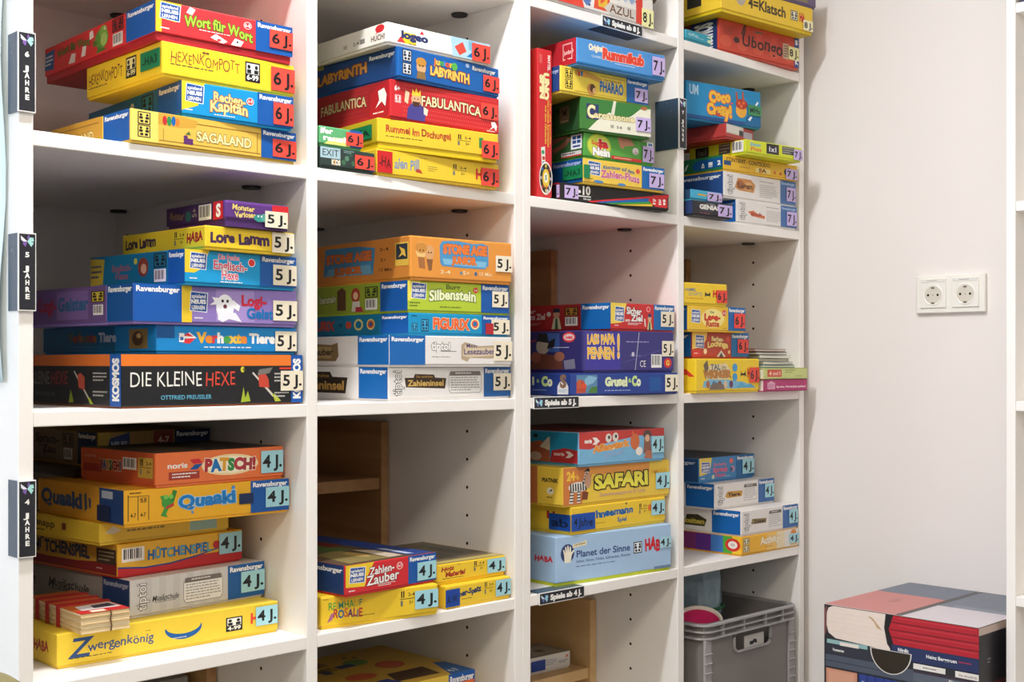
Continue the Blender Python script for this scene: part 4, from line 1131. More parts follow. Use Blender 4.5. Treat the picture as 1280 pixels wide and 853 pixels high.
# third bay, top: the eight-year games lie above, cut off by the frame
game_box((81.5, -.2, .0, 28.6, 26, FL['0'], FL['0'] + 5.2), '#e7e0d8', 'white box with red and blue tile ornament and capitals, above a black shelf strip', 'games on the highest visible shelf of the third bay',
    front=[R(0, 0, .12, .8, '#d8402f'), R(.0, .45, .3, .62, '#efe8df'), PG([(.16, .0), (.38, .0), (.36, .3), (.18, .34)], '#e0432f'), [PG([(.4 + a, .1), (.44 + a, .3), (.4 + a, .5), (.36 + a, .3)], c) for a, c in ((.02, '#2b4a8a'), (.05, '#e9e5de'), (.0, '#5a79b4'))], PG([(.46, .1), (.6, .1), (.6, .8), (.48, .8)], '#e2512f'), PG([(.5, .2), (.58, .2), (.58, .7), (.5, .7)], '#e7b53a'), PG([(.52, .3), (.56, .45), (.52, .6)], '#e2512f'), [PG([(.62 + .06 * i, .6), (.65 + .06 * i, .75), (.62 + .06 * i, .9), (.59 + .06 * i, .75)], ['#8ea4c4', '#4a6aa0', '#b8c4d6'][i % 3]) for i in range(5)],
           PG([(.55, .2), (.6, .04), (.84, .04), (.88, .24), (.84, .46), (.6, .46)], '#cfc8be'), X('AZUL', .6, .12, .82, .4, '#6a4a32', b=.02, o='#efe8df', ow=.02), R(.84, .0, .9, .98, '#d8402f')],
    stick=J(8, S8, .89, .02, 1.0, .62))
game_box((83, .6, .0, 29.2, 26, FL['0'] + 5.21, FL['0'] + 11), '#4a3226', 'dark brown box lying on the white ornament box at the upper frame edge', 'games on the highest visible shelf of the third bay',
    front=[R(.0, .0, .98, .2, '#5f4334'), LN(.6, .3, .95, .5, 1, '#8a6a50')])

game_box(RB['rummi'], '#4b8fce', 'blue box with pink title and a red end, topmost of the lilac-stickered stack', G31,
    front=[X('Original', .13, .62, .29, .84, '#efe3c4', b=.06, j=.1), X('CLASSIC', .16, .34, .27, .42, '#d8e4f0'), X('Rummikub', .28, .38, .75, .76, '#e2452f', b=.07, o='#f4d6cc', ow=.04, sl=.02), LN(.42, .22, .74, .28, 1, '#dce8f4', 2), R(0, .0, 1, .06, '#2f66a4')],
    side=[R(.0, .0, .985, 1, '#ab1f2b'), PG([(.62, .2), (.68, .2), (.72, .28), (.78, .2), (.88, .2), (.88, .42), (.92, .5), (.88, .62), (.88, .85), (.62, .85)], '#d9a9a4'), PG([(.64, .25), (.86, .25), (.86, .8), (.64, .8)], '#ab1f2b'), X('Jumbo', .65, .42, .85, .58, '#e3c4c0', b=.03)],
    stick=J(7, S7, .845, .18, .995, .88))
game_box(RB['pharao'], '#ecd04a', 'yellow box with blue Egyptian-style title in a brown frame, second of the lilac-stickered stack', G31,
    front=[ICO(.05, .12, .13, .5, BK, '#ecd04a'), ICO(.05, .54, .13, .92, BK, '#ecd04a'), PG([(.16, .72), (.3, .7), (.46, .56), (.46, .74), (.3, .95), (.16, .96)], '#c9953a'), E(.2, .8, .012, .12, '#c2272c', 10), E(.23, .82, .012, .12, '#2b6aa8', 10), E(.26, .8, .012, .12, '#e0902a', 10), E(.34, .25, .05, .24, '#c98a4a', 16), E(.35, .3, .03, .18, '#5a3a24', 14), E(.37, .22, .02, .12, '#e0b07a', 12), R(.15, .08, .72, .1, '#b08a3a'), R(.44, .84, .72, .86, '#b08a3a'), R(.72, .08, .724, .86, '#b08a3a'),
           X('PHARAO', .43, .26, .705, .66, '#2a5ca8', b=.04, o='#f2e6a0', ow=.02, j=.08), X('Das Geheimnis', .48, .7, .68, .78, '#8a4a2a'), RAV(.74, 1, '#2a5ca4')],
    side=[R(0, 0, .99, 1, '#1c3f7c'), X('Ravensburger', .82, .74, .98, .88, '#a8b8d4', b=.03)],
    stick=J(7, S7, .835, .16, .99, .68))
game_box(RB['carc'], '#3f7a34', 'green landscape box with cream curly title, third of the lilac-stickered stack', G31,
    front=[R(.0, .45, .98, 1, '#3a7a38'), PG([(.1, .0), (1, 0), (1, .9), (.85, .86), (.72, .6), (.6, .46), (.4, .62), (.26, .4)], '#e4e2cc'), PG([(.42, .55), (.47, .55), (.5, 1), (.46, 1)], '#dcd8c4'), R(.08, .34, .25, .82, '#28386c'), X('C', .09, .4, .2, .76, '#efe4b4', b=.05, o='#5a4a20'), X('arcassonne', .19, .4, .76, .6, '#ece0ac', b=.03, o='#8a7a44', ow=.045), ICO(.42, .14, .46, .24, '#3a3a34', '#e4e2cc'), ICO(.66, .14, .7, .24, '#3a3a34', '#e4e2cc'), X('2-5', .5, .15, .58, .22, '#4a4a40'), E(.9, .9, .05, .06, '#a8643a', 12)],
    side=[R(.0, .0, .985, 1, '#28502a'), [E(.62 + .05 * i, .2 + .18 * ((i * 5) % 4), .04, .1, ['#1f4424', '#305c30', '#24482a'][i % 3], 9) for i in range(7)], R(.78, .3, .88, .84, '#6a5a44'), PG([(.8, .5), (.82, .6), (.8, .74), (.83, .66), (.86, .74), (.85, .6), (.86, .5), (.83, .57)], '#141414'), X('Hans', .79, .34, .87, .4, '#c9b78a')],
    stick=J(7, S7, .78, .2, .995, .62))
game_box(RB['janein'], '#4e9c3c', 'grass green box with a lime oval and red and white title', G31,
    front=[R(.33, .2, .8, .98, '#5aa844'), E(.21, .5, .17, .52, '#a8bf3a', 30), E(.21, .5, .155, .47, '#cbd84a', 30), X('Ja', .2, .46, .33, .78, '#d2302c', b=.07, o=WH, ow=.03), X('Sag', .1, .54, .2, .7, '#d2402c', b=.03), X('Nein', .12, .1, .36, .4, WH, b=.07, o='#5a4a3a', ow=.04), PG([(.47, 1), (.66, .98), (.72, .74), (.66, .7), (.58, .66), (.54, .5), (.5, .62)], '#c98a6a'), E(.73, .5, .045, .16, '#e4dcdc', 16), E(.735, .42, .03, .08, '#c7b0b4', 12), R(.38, .03, .82, .17, '#c8302c'), LN(.42, .06, .78, .14, 1, '#f0d0b0'), R(.9, .78, .99, .98, '#e4e8ee'), R(.92, .82, .945, .94, '#2a5a9a'), R(.95, .82, .975, .94, '#2a5a9a')],
    side=[R(0, 0, .985, 1, '#2f5a30'), PG([(.62, .3), (.78, .55), (.86, .9), (.8, .9), (.7, .62), (.6, .5)], '#8a5a48'), PG([(.6, .7), (.8, .92), (.8, 1), (.6, .95)], '#7a4c3e'), R(.84, .34, .975, .96, '#e8eaee'), [R(.86 + .055 * a, .58 + .18 * b, .905 + .055 * a, .72 + .18 * b, '#234a86') for a in (0, 1) for b in (0, 1)], R(.865, .42, .955, .5, '#234a86'), R(.72, .05, .97, .26, '#d5cfcf'), LN(.73, .12, .96, .24, 1, '#3a3a3a'), R(.72, .05, .97, .1, '#c23a2c')],
    stick=J(7, S7, .83, .16, .995, .8))
game_box(RB['zhexe'], '#f0d435', 'yellow box with mauve arched title and green tape on its blue end', G31,
    front=[SNL(.05, .2, .3, .92), LN(.05, .1, .14, .18, 1, '#7a6a20'), X('Abenteuer auf dem', .23, .62, .62, .78, '#2f5f9c', b=.02, arc=.08, sl=-.06), X('Zahlen-Fluss', .21, .26, .68, .56, '#c5578f', b=.03, o='#f0dcd0', ow=.03, arc=.06, sl=-.06), E(.66, .72, .026, .11, '#d8503a'), E(.18, .06, .06, .06, '#4a8ac4', 12), E(.46, .05, .05, .06, '#4a8ac4', 12), RAV(.71, 1, '#2560aa')],
    side=[R(.0, .0, .7, 1, '#b8a02c'), R(.58, 0, .99, 1, '#1d4a94'), X('Ravensburger', .6, .76, .97, .92, '#a9bcdc', b=.03)],
    tapes=[('S', '#14804e', .74, .22, 1.0, .74, '-HA3', '#0c3a24', 'green tape with marker writing'), ('F', '#14804e', 0, .22, .07, .74, None, BK, 'green tape wrapped round the corner')], stick=J(7, S7, .80, .16, .99, .74))
game_box(RB['uno10'], '#1d1c1e', 'low black box with red, blue, green and yellow stripes, bottom of the lilac-stickered stack', G31, tray=(.25, '#151515'),
    front=[X('10', .185, .42, .265, .9, WH, b=.04), X('e', .15, .5, .18, .72, WH, b=.04), R(.15, .28, .27, .34, WH), X('10th year', .2, .12, .27, .22, WH, b=.02), PG([(.28, .0), (1, .78), (1, .97), (.24, .06)], '#d3242c'), PG([(.36, .02), (.84, .44), (.84, .66), (.32, .06)], '#2a5fae'), PG([(.46, .02), (.84, .28), (.84, .44), (.4, .04)], '#3a9a3c'), PG([(.56, .02), (.84, .14), (.84, .28), (.5, .02)], '#f0d01f'), PG([(.8, .5), (.83, .3), (.87, .14), (.985, .12), (.985, .92), (.86, .84), (.82, .7)], '#d3242c'), X('7+', .845, .42, .875, .6, WH, b=.05), X('2', .9, .42, .925, .6, WH, b=.05), E(.955, .56, .014, .1, WH, 10), R(.945, .3, .965, .44, WH), R(.845, .28, .87, .36, WH), R(.9, .28, .925, .36, WH)],
    side=[PG([(.0, .9), (.98, .9), (.98, .99), (0, .99)], '#b3202c'), R(.985, 0, .998, .95, '#8a1a22')],
    stick=('7 J.', S7, .035, .18, .155, .86), tapes=[('S', S7, .965, .18, 1.0, .86, '.', BK, 'lilac sticker end folded round the corner')])
# the red box standing upright at the left of that stack
game_box(RB['spin'], '#cf2a2f', 'tall red box standing upright beside the lilac-stickered stack', G31, tray=(.3, None),
    front=[X('UNO', .42, .66, .76, .84, '#f0e6a8', b=.08, rot=-90, o='#a8242a', ow=.03, j=.06), X('SPIN', .16, .66, .44, .82, '#f0e6a8', b=.08, rot=-90, o='#a8242a', ow=.03, j=.06), X('MATTEL', .7, .86, .86, .965, '#f4e8e0', b=.05, rot=-90), R(.1, .9, .3, .96, '#d8605a'), X('Das rasante Kartenspiel', .68, .34, .8, .66, '#e8c83a', b=.02, rot=-90), X('mit dem Glücksrad', .5, .36, .62, .62, '#e8c83a', b=.02, rot=-90), X('fur die Familie', .84, .36, .92, .64, '#e8c83a', b=.01, rot=-90), PG([(.22, .33), (.5, .34), (.52, .2), (.28, .19)], '#dfe4d8'), E(.36, .3, .1, .015, '#2a8a5a', 10), E(.4, .26, .1, .014, '#c23a2c', 10), E(.42, .225, .1, .014, '#2a5fae', 10),
           E(.56, .125, .46, .112, '#f0ece0', 36), E(.56, .125, .41, .1, '#2c2420', 36), [E(.56 + .335 * math.cos(a * .7854), .125 + .083 * math.sin(a * .7854), .06, .012, ['#c8b0b4', '#b83a34', '#d8c84a', '#3a6ab0'][a % 4], 8) for a in range(8)], E(.56, .125, .25, .064, '#e7c732', 26), E(.56, .13, .15, .036, '#f1ead2', 20), X('5', .5, .115, .62, .145, '#2a7a6a', b=.05), PG([(.5, .08), (.6, .075), (.7, .03), (.6, .05)], '#d83a2c'), PG([(.7, .1), (.84, .07), (.9, .04), (.8, .05)], '#e6dcd8'), E(.66, .035, .12, .018, '#c9c2b8', 14)],
    side=[R(.0, .0, .97, .995, '#d9281f')], bev=.15)

# third bay, middle
game_box(RB['sicher'], '#cc2a2b', 'red box with white title and a blue end, on a tall indigo box', G32,
    front=[PG([(0, .2), (.16, .24), (.2, .5), (.24, 1), (0, 1)], '#f0df3c'), SNL(.06, .2, .28, .88), LN(.06, .1, .14, .17, 1, WH), X('Sicher', .24, .6, .47, .86, WH, b=.03, o='#7a161a', sl=-.04), X('ans', .22, .3, .29, .42, WH, b=.02), X('Ziel', .31, .32, .49, .56, WH, b=.03, o='#7a161a'), E(.58, .8, .03, .1, WH), E(.58, .8, .025, .085, RD), LN(.26, .16, .48, .26, 2, WH), E(.6, .44, .03, .13, '#d9a888', 12), PG([(.57, .5), (.63, .5), (.62, .62), (.58, .62)], '#233a6a'), PG([(.56, .0), (.58, .32), (.62, .32), (.64, .0)], '#d8d29a'), PG([(.585, .0), (.59, .3), (.61, .3), (.615, .0)], '#2a5a4a'), PG([(.52, .14), (.54, .1), (.53, .42), (.51, .42)], '#e6e0d8'), RAV(.665, 1, '#2464ae')],
    side=[R(.0, 0, .74, 1, '#9a2224'), X('er', .26, .7, .33, .86, '#cfb0a8', b=.03), X('ans Ziel', .26, .44, .42, .66, '#d8c0b8', b=.03), LN(.27, .2, .38, .3, 2, '#b89890'), E(.525, .62, .03, .16, '#b98a70', 12), PG([(.49, .7), (.56, .7), (.55, .86), (.5, .86)], '#1c2438'), PG([(.48, .04), (.5, .48), (.55, .48), (.57, .04)], '#c2bc94'), PG([(.51, .04), (.515, .46), (.535, .46), (.54, .04)], '#3a5a44'), E(.455, .64, .02, .1, '#c9bdb4', 10), ICO(.6, .54, .72, .88, '#2a1a14', '#b8822c'), BAR(.605, .16, .715, .5), RAV(.745, 1, '#1f5fac', tv=.78)],
    stick=J(5, S5, .775, .2, .99, .76))
game_box(RB['papa'], '#3a3578', 'tall indigo box with gold two-line capitals, between a red and a dark blue box', G32,
    front=[R(.02, .04, .4, .96, '#41389a'), X('LASS PAPA', .04, .68, .33, .9, '#efb534', b=.03, o='#f7e6b0', ow=.035, j=.12), X('PENNEN', .04, .32, .33, .58, '#efb534', b=.03, o='#f7e6b0', ow=.035, j=.1), X('!', .36, .36, .39, .88, '#efb534', b=.03, o='#f7e6b0', ow=.04), LN(.46, .7, .82, .76, 1, '#9a94c4'), LN(.5, .36, .68, .4, 1, '#8a84b8'), E(.535, .42, .016, .06, '#cfc8d8', 12), X('CE', .61, .1, .68, .26, WH, b=-.004), BAR(.74, .08, .86, .42), R(.88, .06, .985, .34, '#4a3a86'), E(.93, .2, .045, .13, '#d8342c', 18), X('G', .91, .14, .95, .26, '#f0d23a', b=.05), PG([(.555, .02), (.56, .02), (.605, .98), (.6, .98)], '#dcdce8'), PG([(.42, .2), (.98, .62), (.98, .64), (.42, .215)], '#5a559a')],
    side=[R(.0, .02, .98, .98, '#2f2a66'), PG([(.55, .5), (.78, .46), (.78, .94), (.6, .96)], '#3a5a9c'), E(.62, .62, .065, .2, '#a89c8c', 18), PG([(.56, .75), (.68, .7), (.66, .95), (.58, .95)], '#202024'), PG([(.66, .55), (.73, .6), (.74, .82), (.68, .74)], '#1c1c1c'), PG([(.5, .04), (.82, .04), (.8, .36), (.6, .44), (.52, .3)], '#6a3a2c'), E(.55, .34, .05, .14, '#8a5040', 14), E(.78, .36, .05, .12, '#9a6048', 14), PG([(.83, .04), (.93, .06), (.92, .3), (.82, .26)], '#7a7888'), R(.72, .58, .87, .595, '#c8d0e4'), E(.87, .84, .06, .13, '#d23a3a', 18), E(.87, .84, .05, .08, '#e6d6d6', 16), X('Goliath', .835, .8, .905, .88, RD, b=.05), X('Spass', .48, .72, .56, .78, '#b03a34', sl=.04)],
    stick=J(5, S5, .86, .4, 1, .78))
game_box(RB['grusel'], '#27418f', 'low dark blue box with dripping pale green title, under the tall indigo box', G32, tray=(.2, '#1c2f6a'),
    front=[R(.05, .08, .235, .92, '#5a86a8'), PG([(.05, .08), (.13, .1), (.14, .5), (.1, .7), (.05, .6)], '#b84a34'), R(.06, .3, .09, .7, '#c25a3a'), PG([(.13, .4), (.2, .55), (.235, .8), (.16, .9), (.12, .7)], '#86b4d0'), PG([(.15, .08), (.235, .08), (.235, .4), (.18, .36)], '#4a7a3a'), E(.115, .42, .025, .12, '#d8502c', 10), X('Grusel', .305, .42, .51, .8, '#dfe8b8', b=.07, j=.12), X('&', .52, .56, .545, .74, '#a9d07a', b=.05), X('Co', .555, .42, .635, .82, '#dfe8b8', b=.07, j=.12, cyc=['#c3dc8a', '#e6ecc8']), LN(.3, .14, .64, .22, 1, '#b4c0e0', 2), R(.72, .12, .83, .8, '#2f4f9c')],
    side=[R(0, 0, .985, .98, '#203a86'), X('l', .49, .46, .52, .8, '#dfe8b8', b=.05), X('&', .55, .56, .59, .72, '#a9d07a'), X('Co', .62, .42, .76, .82, '#dfe8b8', b=.07, cyc=['#c3dc8a', '#e6ecc8']), LN(.5, .16, .76, .24, 1, '#8fa0d0', 2), PG([(.83, .03), (.97, .03), (.97, .4), (.94, .6), (.9, .66), (.86, .6), (.83, .4)], '#e9e6e2'), X('S', .865, .36, .94, .9, '#8a6a52', b=.06), LN(.845, .1, .955, .26, 2, '#6ab0cc')],
    stick=J(5, S5, .87, .14, 1, .92))

# third bay, bottom
game_box(RB['affen'], '#78b4d8', 'box with a red wavy top and blue base, on the yellow zebra box', G33, topcol='#7c2a26',
    front=[PG([(0, .5), (.12, .46), (.3, .62), (.5, .72), (.7, .8), (1, .72), (1, 1), (0, 1)], '#c43b34'), X('noris', .06, .66, .14, .78, WH, b=.05), PG([(.145, .82), (.19, .82), (.23, .7), (.19, .6), (.145, .6), (.175, .7)], '#efe6e0'), E(.33, .78, .035, .14, '#ddd8cc', 14), E(.41, .8, .035, .14, '#ddd8cc', 14), E(.335, .8, .014, .06, '#3a3a34', 10), E(.415, .82, .014, .06, '#3a3a34', 10), X('Affenstark', .16, .36, .56, .56, '#e9953a', b=.06, o='#f1cf9a', ow=.03, sl=.14, j=.1), X('geklopft', .28, .18, .5, .34, '#8fb0d4', b=.04, sl=.1), E(.64, .62, .055, .26, '#cf6a3a', 18), PG([(.6, .86), (.61, 1), (.63, .86)], '#cf6a3a'), E(.69, .3, .04, .14, '#ece4da', 14), PG([(.74, .2), (.84, .3), (.82, .86), (.76, .9)], '#8a5a48'), E(.79, .82, .05, .14, '#5a4a44', 14), E(.79, .7, .03, .12, '#d9a98a', 12), PG([(.75, .06), (.85, .04), (.84, .3), (.78, .3)], '#b86a4a'), R(.86, .25, .97, .34, '#c9b7a0')],
    side=[R(0, 0, .985, .98, '#2a7aa4'), PG([(.72, .04), (.985, .04), (.985, .44), (.86, .5), (.74, .4)], '#a4242a'), X('noris', .76, .26, .86, .36, '#d8c4c0', b=.04), PG([(.87, .4), (.91, .4), (.95, .3), (.91, .2), (.87, .2), (.9, .3)], '#d8ccc8'), PG([(.46, .04), (.72, .04), (.72, .6), (.62, .7), (.5, .6)], '#9a4f30'), PG([(.62, .5), (.7, .8), (.72, .84), (.72, .4)], '#c9bda4'), E(.58, .2, .06, .14, '#b8a08c', 14), E(.58, .84, .025, .06, BK, 10)],
    stick=J(4, S4, .84, .26, .99, .76))
game_box(RB['safari'], '#f2d62c', 'yellow box with big black-outlined capitals and a zebra picture', G33,
    front=[PG([(.0, 0), (.16, .0), (.2, .3), (.25, .72), (.25, 1), (0, 1)], '#cf7a3c'), PG([(.22, .78), (.8, .68), (.8, .99), (.22, .99)], '#e79a44'), X('24', .03, .66, .1, .88, '#f0c23a', b=.05), X('tlg.', .105, .7, .14, .8, '#f0c23a'), E(.13, .46, .085, .14, '#e8e2d8', 18), PG([(.16, .5), (.2, .9), (.235, .8), (.22, .6), (.21, .4)], '#e8e2d8'), PG([(.05, .04), (.065, .36), (.09, .36), (.085, .04)], '#e8e2d8'), PG([(.12, .04), (.125, .36), (.15, .36), (.15, .04)], '#e8e2d8'), [PG([(.06 + .022 * i, .36), (.072 + .022 * i, .36), (.068 + .022 * i, .56), (.058 + .022 * i, .56)], BK) for i in range(7)], [R(.055, .08 + .08 * i, .09, .11 + .08 * i, BK) for i in range(4)], [R(.12, .08 + .08 * i, .15, .11 + .08 * i, BK) for i in range(4)], [PG([(.165 + .01 * i, .56 + .08 * i), (.2 + .01 * i, .54 + .08 * i), (.2 + .01 * i, .57 + .08 * i), (.168 + .01 * i, .6 + .08 * i)], BK) for i in range(4)], PG([(.18, .86), (.22, .97), (.235, .86)], '#2a221c'), E(.215, .62, .03, .2, '#c99a7a', 14), PG([(.16, .12), (.21, .1), (.22, .3), (.17, .34)], '#7a3f22'),
           X('SAFARI', .275, .37, .785, .73, '#ece04a', b=.05, o='#2c2a14', ow=.06, j=.12), X('Zusammensetzspiel mit 24 Tieren', .32, .15, .76, .24, '#c9a89c', b=.01), R(.82, .66, .97, .74, '#e8b52a'), E(.86, .68, .02, .04, '#c98a2a', 10)],
    side=[R(.7, .0, .78, 1, '#c8713a'), X('PIATNIK', .82, .6, .955, .7, '#2f2a18', b=.05), E(.89, .36, .03, .1, '#efe9c8', 14), PG([(.88, .34), (.9, .42), (.91, .38)], '#2f2a18'), LN(.86, .16, .93, .22, 1, '#4a4020')],
    stick=J(4, S4, .86, .22, 1, .66))
game_box(RB['schnee'], '#f1d41c', 'yellow box with wide blue tape lettered by hand, on the large pale blue box', G33, bev=.25,
    front=[X('hneemann', .25, .5, .64, .76, '#2a5fa4', b=.05, j=.2), X('Spiel', .47, .22, .57, .38, '#2a5fa4', b=.03, j=.15), LN(.25, .24, .38, .28, 1, '#6a5a18'), E(.565, .9, .008, .05, '#3a3a2a', 8), INFO(.7, .42, .79, .8), E(.82, .62, .02, .14, '#e8752c', 12)],
    side=[HABA(.72, .5, .82, .75, 'H', '#b8281f')],
    tapes=[('F', '#1b45a6', .0, .14, .235, .74, '4 Jahre', '#0c1530', 'blue tape lettered by hand'), ('S', '#1a3f98', .755, .14, 1.0, .72, 'ab', '#0c1530', 'blue tape wrapped round the corner')], stick=J(4, S4, .835, .34, .985, .88))
game_box(RB['planet'], '#a6c4e2', 'large pale blue box with navy title and a hand in a circle', G33, tray=(.55, '#c3cf2c'), bev=.2,
    front=[E(.095, .62, .055, .2, '#22356a', 30), PG([(.07, .42), (.12, .42), (.13, .58), (.15, .66), (.145, .69), (.125, .63), (.122, .76), (.112, .76), (.108, .64), (.103, .79), (.093, .79), (.092, .64), (.084, .77), (.075, .76), (.078, .62), (.066, .71), (.058, .7), (.068, .58)], '#f2ead2'), PG([(.135, .72), (.25, .76), (.255, .86), (.14, .8)], '#e9ddb8'), X('LernSpiel', .15, .76, .24, .8, '#7a5a3a', b=.02, sl=.03), X('Planet der Sinne', .165, .51, .625, .65, '#27417c', b=.02), X('Sehen, Hören, Fühlen, Schmecken, Riechen', .165, .39, .63, .45, '#4a6494', b=.01), LN(.165, .29, .63, .325, 1, '#52688f', 2), ICO(.655, .42, .73, .68, BK, '#e6eaf0'), HABA(.755, .44, .895, .70, 'HAB'), R(.84, .0, .99, .06, '#6d88a8')],
    side=[HABA(.74, .44, .96, .56)],
    stick=('4 J.', '#a9d3df', .89, .5, .995, .74))
sb = game_box((100.6, 23.0, -.05, 12.6, 9, -57.68, -57.68 + 3.2), '#d8d2c8', 'small white box with a blue tape strip lying on the birch insert shelf', 'games with blue stickers in the third bay', topcol='#8a8274',
    front=[X('3+', .9, .6, .96, .8, '#d8502c', b=.05), LN(.76, .3, .97, .5, 2, '#6a6a70'), LN(.5, .3, .72, .7, 3, '#8a8aa0')],
    top=[PG([(.3, .1), (.9, .1), (.9, .7), (.3, .8)], '#a39a8a'), R(.55, .3, .7, .5, '#5a5248'), E(.3, .4, .12, .2, '#6a6254', 12)],
    tapes=[('F', '#1b3a8c', .2, .2, .48, .8, None, BK, 'dark blue tape')])

# far bay, highest shelf
game_box(RB['ubongo'], '#c9442e', 'red-orange box with black brush title, under the overhanging bright yellow box', G40,
    front=[[E(.08 + .1 * i, .3 + .4 * ((i * 3) % 2), .07, .2, ['#d2553a', '#bd3a28'][i % 2], 12) for i in range(9)], X('Ubongo', .27, .3, .79, .7, '#3a1c18', b=.02, j=.25), E(.21, .42, .035, .1, '#3f1f1a', 14), E(.86, .42, .03, .1, '#3f1f1a', 14), PG([(.26, .66), (.3, 1), (.33, .98), (.31, .62)], '#5a2a20'), R(.43, .82, .53, .87, '#3f5a4a'), LN(.05, .5, .18, .8, 5, '#8f3222'), R(.79, .2, .87, .72, '#c9a88a'), LN(.8, .24, .86, .68, 5, '#4a3a30'), R(.94, .0, 1, 1, '#28488c'), X('K', .95, .1, .985, .26, WH, b=.05), X('S', .95, .78, .985, .92, WH, b=.05)],
    side=[R(.0, .0, .8, .98, '#8c3226'), R(.76, 0, .985, 1, '#20386c'), X('KOSMOS', .8, .08, .94, .92, '#e6e6e6', b=.05, rot=90)],
    stick=('8 J.', S8, .86, .26, .995, .68))
game_box(RB['klatsch'], '#efd21f', 'bright yellow box sticking out past the bookcase edge, topmost at the far end', G40, tray=(.6, '#dcbc18'),
    front=[X('4=Klatsch', .28, .32, .69, .72, '#3a2e18', b=.03, sl=-.01), E(.2, .6, .05, .3, '#b9a99c', 14), ICO(.745, .3, .825, .7, '#3a342a', '#e6e0cc'), HABA(.845, .36, .905, .66, 'HA')],
    side=[R(.62, .3, .78, .8, '#2a2a24')],
    stick=('8 J.', '#f0e9c0', .885, .12, .995, .5))
game_box((127.5, -3.2, -.06, 27.4, 16, RB['klatsch'][6] + .01, RB['klatsch'][6] + 4.2), '#6a5a78', 'muted violet box just entering the frame above the overhanging yellow box', G40,
    front=[R(0, .1, .9, .4, '#8a7a5a')])
game_box((119.5, -.1, 0, 7.6, 9, FL['0'], FL['0'] + 2.0), '#2f9ab0', 'small teal box in the left corner of the far highest shelf', G40,
    front=[X('ono', .1, .36, .5, .8, '#cfe6ea', b=.0, j=.2), LN(.5, .3, .8, .4, 1, '#cfe6ea'), X('8 J', .86, .15, .99, .85, '#d8e4b0', b=.05, rot=90)])

# far bay, lilac stickers
game_box(RB['coco'], '#2f80b8', 'tall blue snack game box with orange bubbly title, top of the far lilac-stickered stack', G41,
    front=[R(.0, .0, .98, .1, '#1d4f88'), PG([(.78, .0), (1, .0), (1, .32), (.8, .26)], '#27609a'), X('UM', .04, .66, .16, .9, '#a9cbe0', b=.04, j=.1), X('Coco', .3, .56, .58, .84, '#f0b93a', b=.08, o='#d8402a', ow=.05, j=.25), X('Crazy!', .27, .2, .6, .48, '#f0b93a', b=.08, o='#d8402a', ow=.05, j=.2), E(.73, .4, .075, .2, '#e8a83a', 22), E(.735, .58, .08, .14, '#b3361f', 20), E(.7, .6, .02, .05, '#e46a34', 10), E(.76, .62, .02, .05, '#e46a34', 10), E(.73, .52, .02, .05, '#e46a34', 10), PG([(.66, .66), (.65, .9), (.67, .9), (.69, .68)], '#b3502c'), PG([(.74, .7), (.74, .94), (.76, .94), (.77, .7)], '#b3502c'), PG([(.62, .58), (.54, .56), (.62, .54)], '#d8402a'), PG([(.92, .62), (.95, .72), (.97, .7), (.94, .58)], '#dfe8ee'), PG([(.82, .18), (.86, .28), (.88, .26), (.85, .14)], '#dfe8ee')],
    side=[R(.0, .0, .96, .99, '#1c4a78')],
    tapes=[('F', '#3f8a5c', .82, .34, 1.0, .62, 'MHz', '#12241c', 'green tape with marker writing')])
game_box(RB['dred'], '#b23a36', 'dark red box with a pale label, between the blue snack game and lime box', G41,
    front=[R(.0, .3, .62, .98, '#c9c4bc'), R(.02, .4, .5, .9, '#dcd8d2'), R(.46, .3, .66, .7, '#3c3440'), R(.62, .2, .95, .7, '#a9a0b4')],
    side=[LN(.2, .5, .6, .7, 1, '#8c2c2a')])
game_box(RB['einx'], '#d5dc2e', 'thin lime yellow box with a black multiplication badge, above the box with green end', G41, bev=.2,
    front=[X('Best', .08, .56, .26, .8, '#7ab8d0', b=.04, j=.1), X('Fun', .08, .2, .27, .46, '#e0823a', b=.05, j=.1, sh=.1), R(.36, .14, .58, .92, '#2c2a30'), X('1x1', .39, .34, .55, .68, '#d8d4dc', b=.04), R(.64, .3, .86, .9, '#4a4a5a'), LN(.65, .34, .85, .86, 3, '#b4b48a')],
    side=[R(.12, .1, .36, .9, '#26241f'), X('1x1', .15, .3, .33, .7, '#6a6450', b=.04), R(.54, .1, .74, .9, '#4a4456'), LN(.55, .14, .73, .86, 3, '#a8a47a'), BAR(.77, .08, .965, .92)],
    stick=J(7, S7, .84, .1, 1.0, .82))
game_box(RB['contient'], '#eab92c', 'thin orange-yellow box with a capital contents line and a green end', G41,
    front=[X('CONTIENT · CONTEÚDO:', .03, .56, .62, .82, '#5a3c14', b=.03), R(.42, .1, .62, .42, '#efd98a'), X('5A', .46, .14, .56, .38, '#6a4a18', b=.05), E(.5, .25, .02, .1, '#d98a2a', 10), LN(.2, .16, .4, .4, 1, '#c98a24', 2), E(.68, .26, .02, .12, '#d9762a', 10), E(.76, .24, .02, .12, '#c9662a', 10), E(.88, .42, .07, .32, '#2a3a5a', 20), R(.0, .3, .09, .6, '#234a7a')],
    side=[R(.0, .0, .985, .99, '#1f6f42'), PG([(.64, .1), (.985, .2), (.985, .84), (.66, .8), (.6, .5)], '#1e4f94'), PG([(.72, .4), (.74, .62), (.76, .4)], WH), R(.72, .26, .76, .36, WH), R(.81, .36, .86, .6, WH), R(.81, .26, .86, .32, WH), X('2', .92, .34, .96, .62, WH, b=.05), PG([(.5, .2), (.53, .3), (.56, .7), (.53, .6)], '#d8e4d8')],
    stick=J(7, S7, .83, .06, .995, .72))
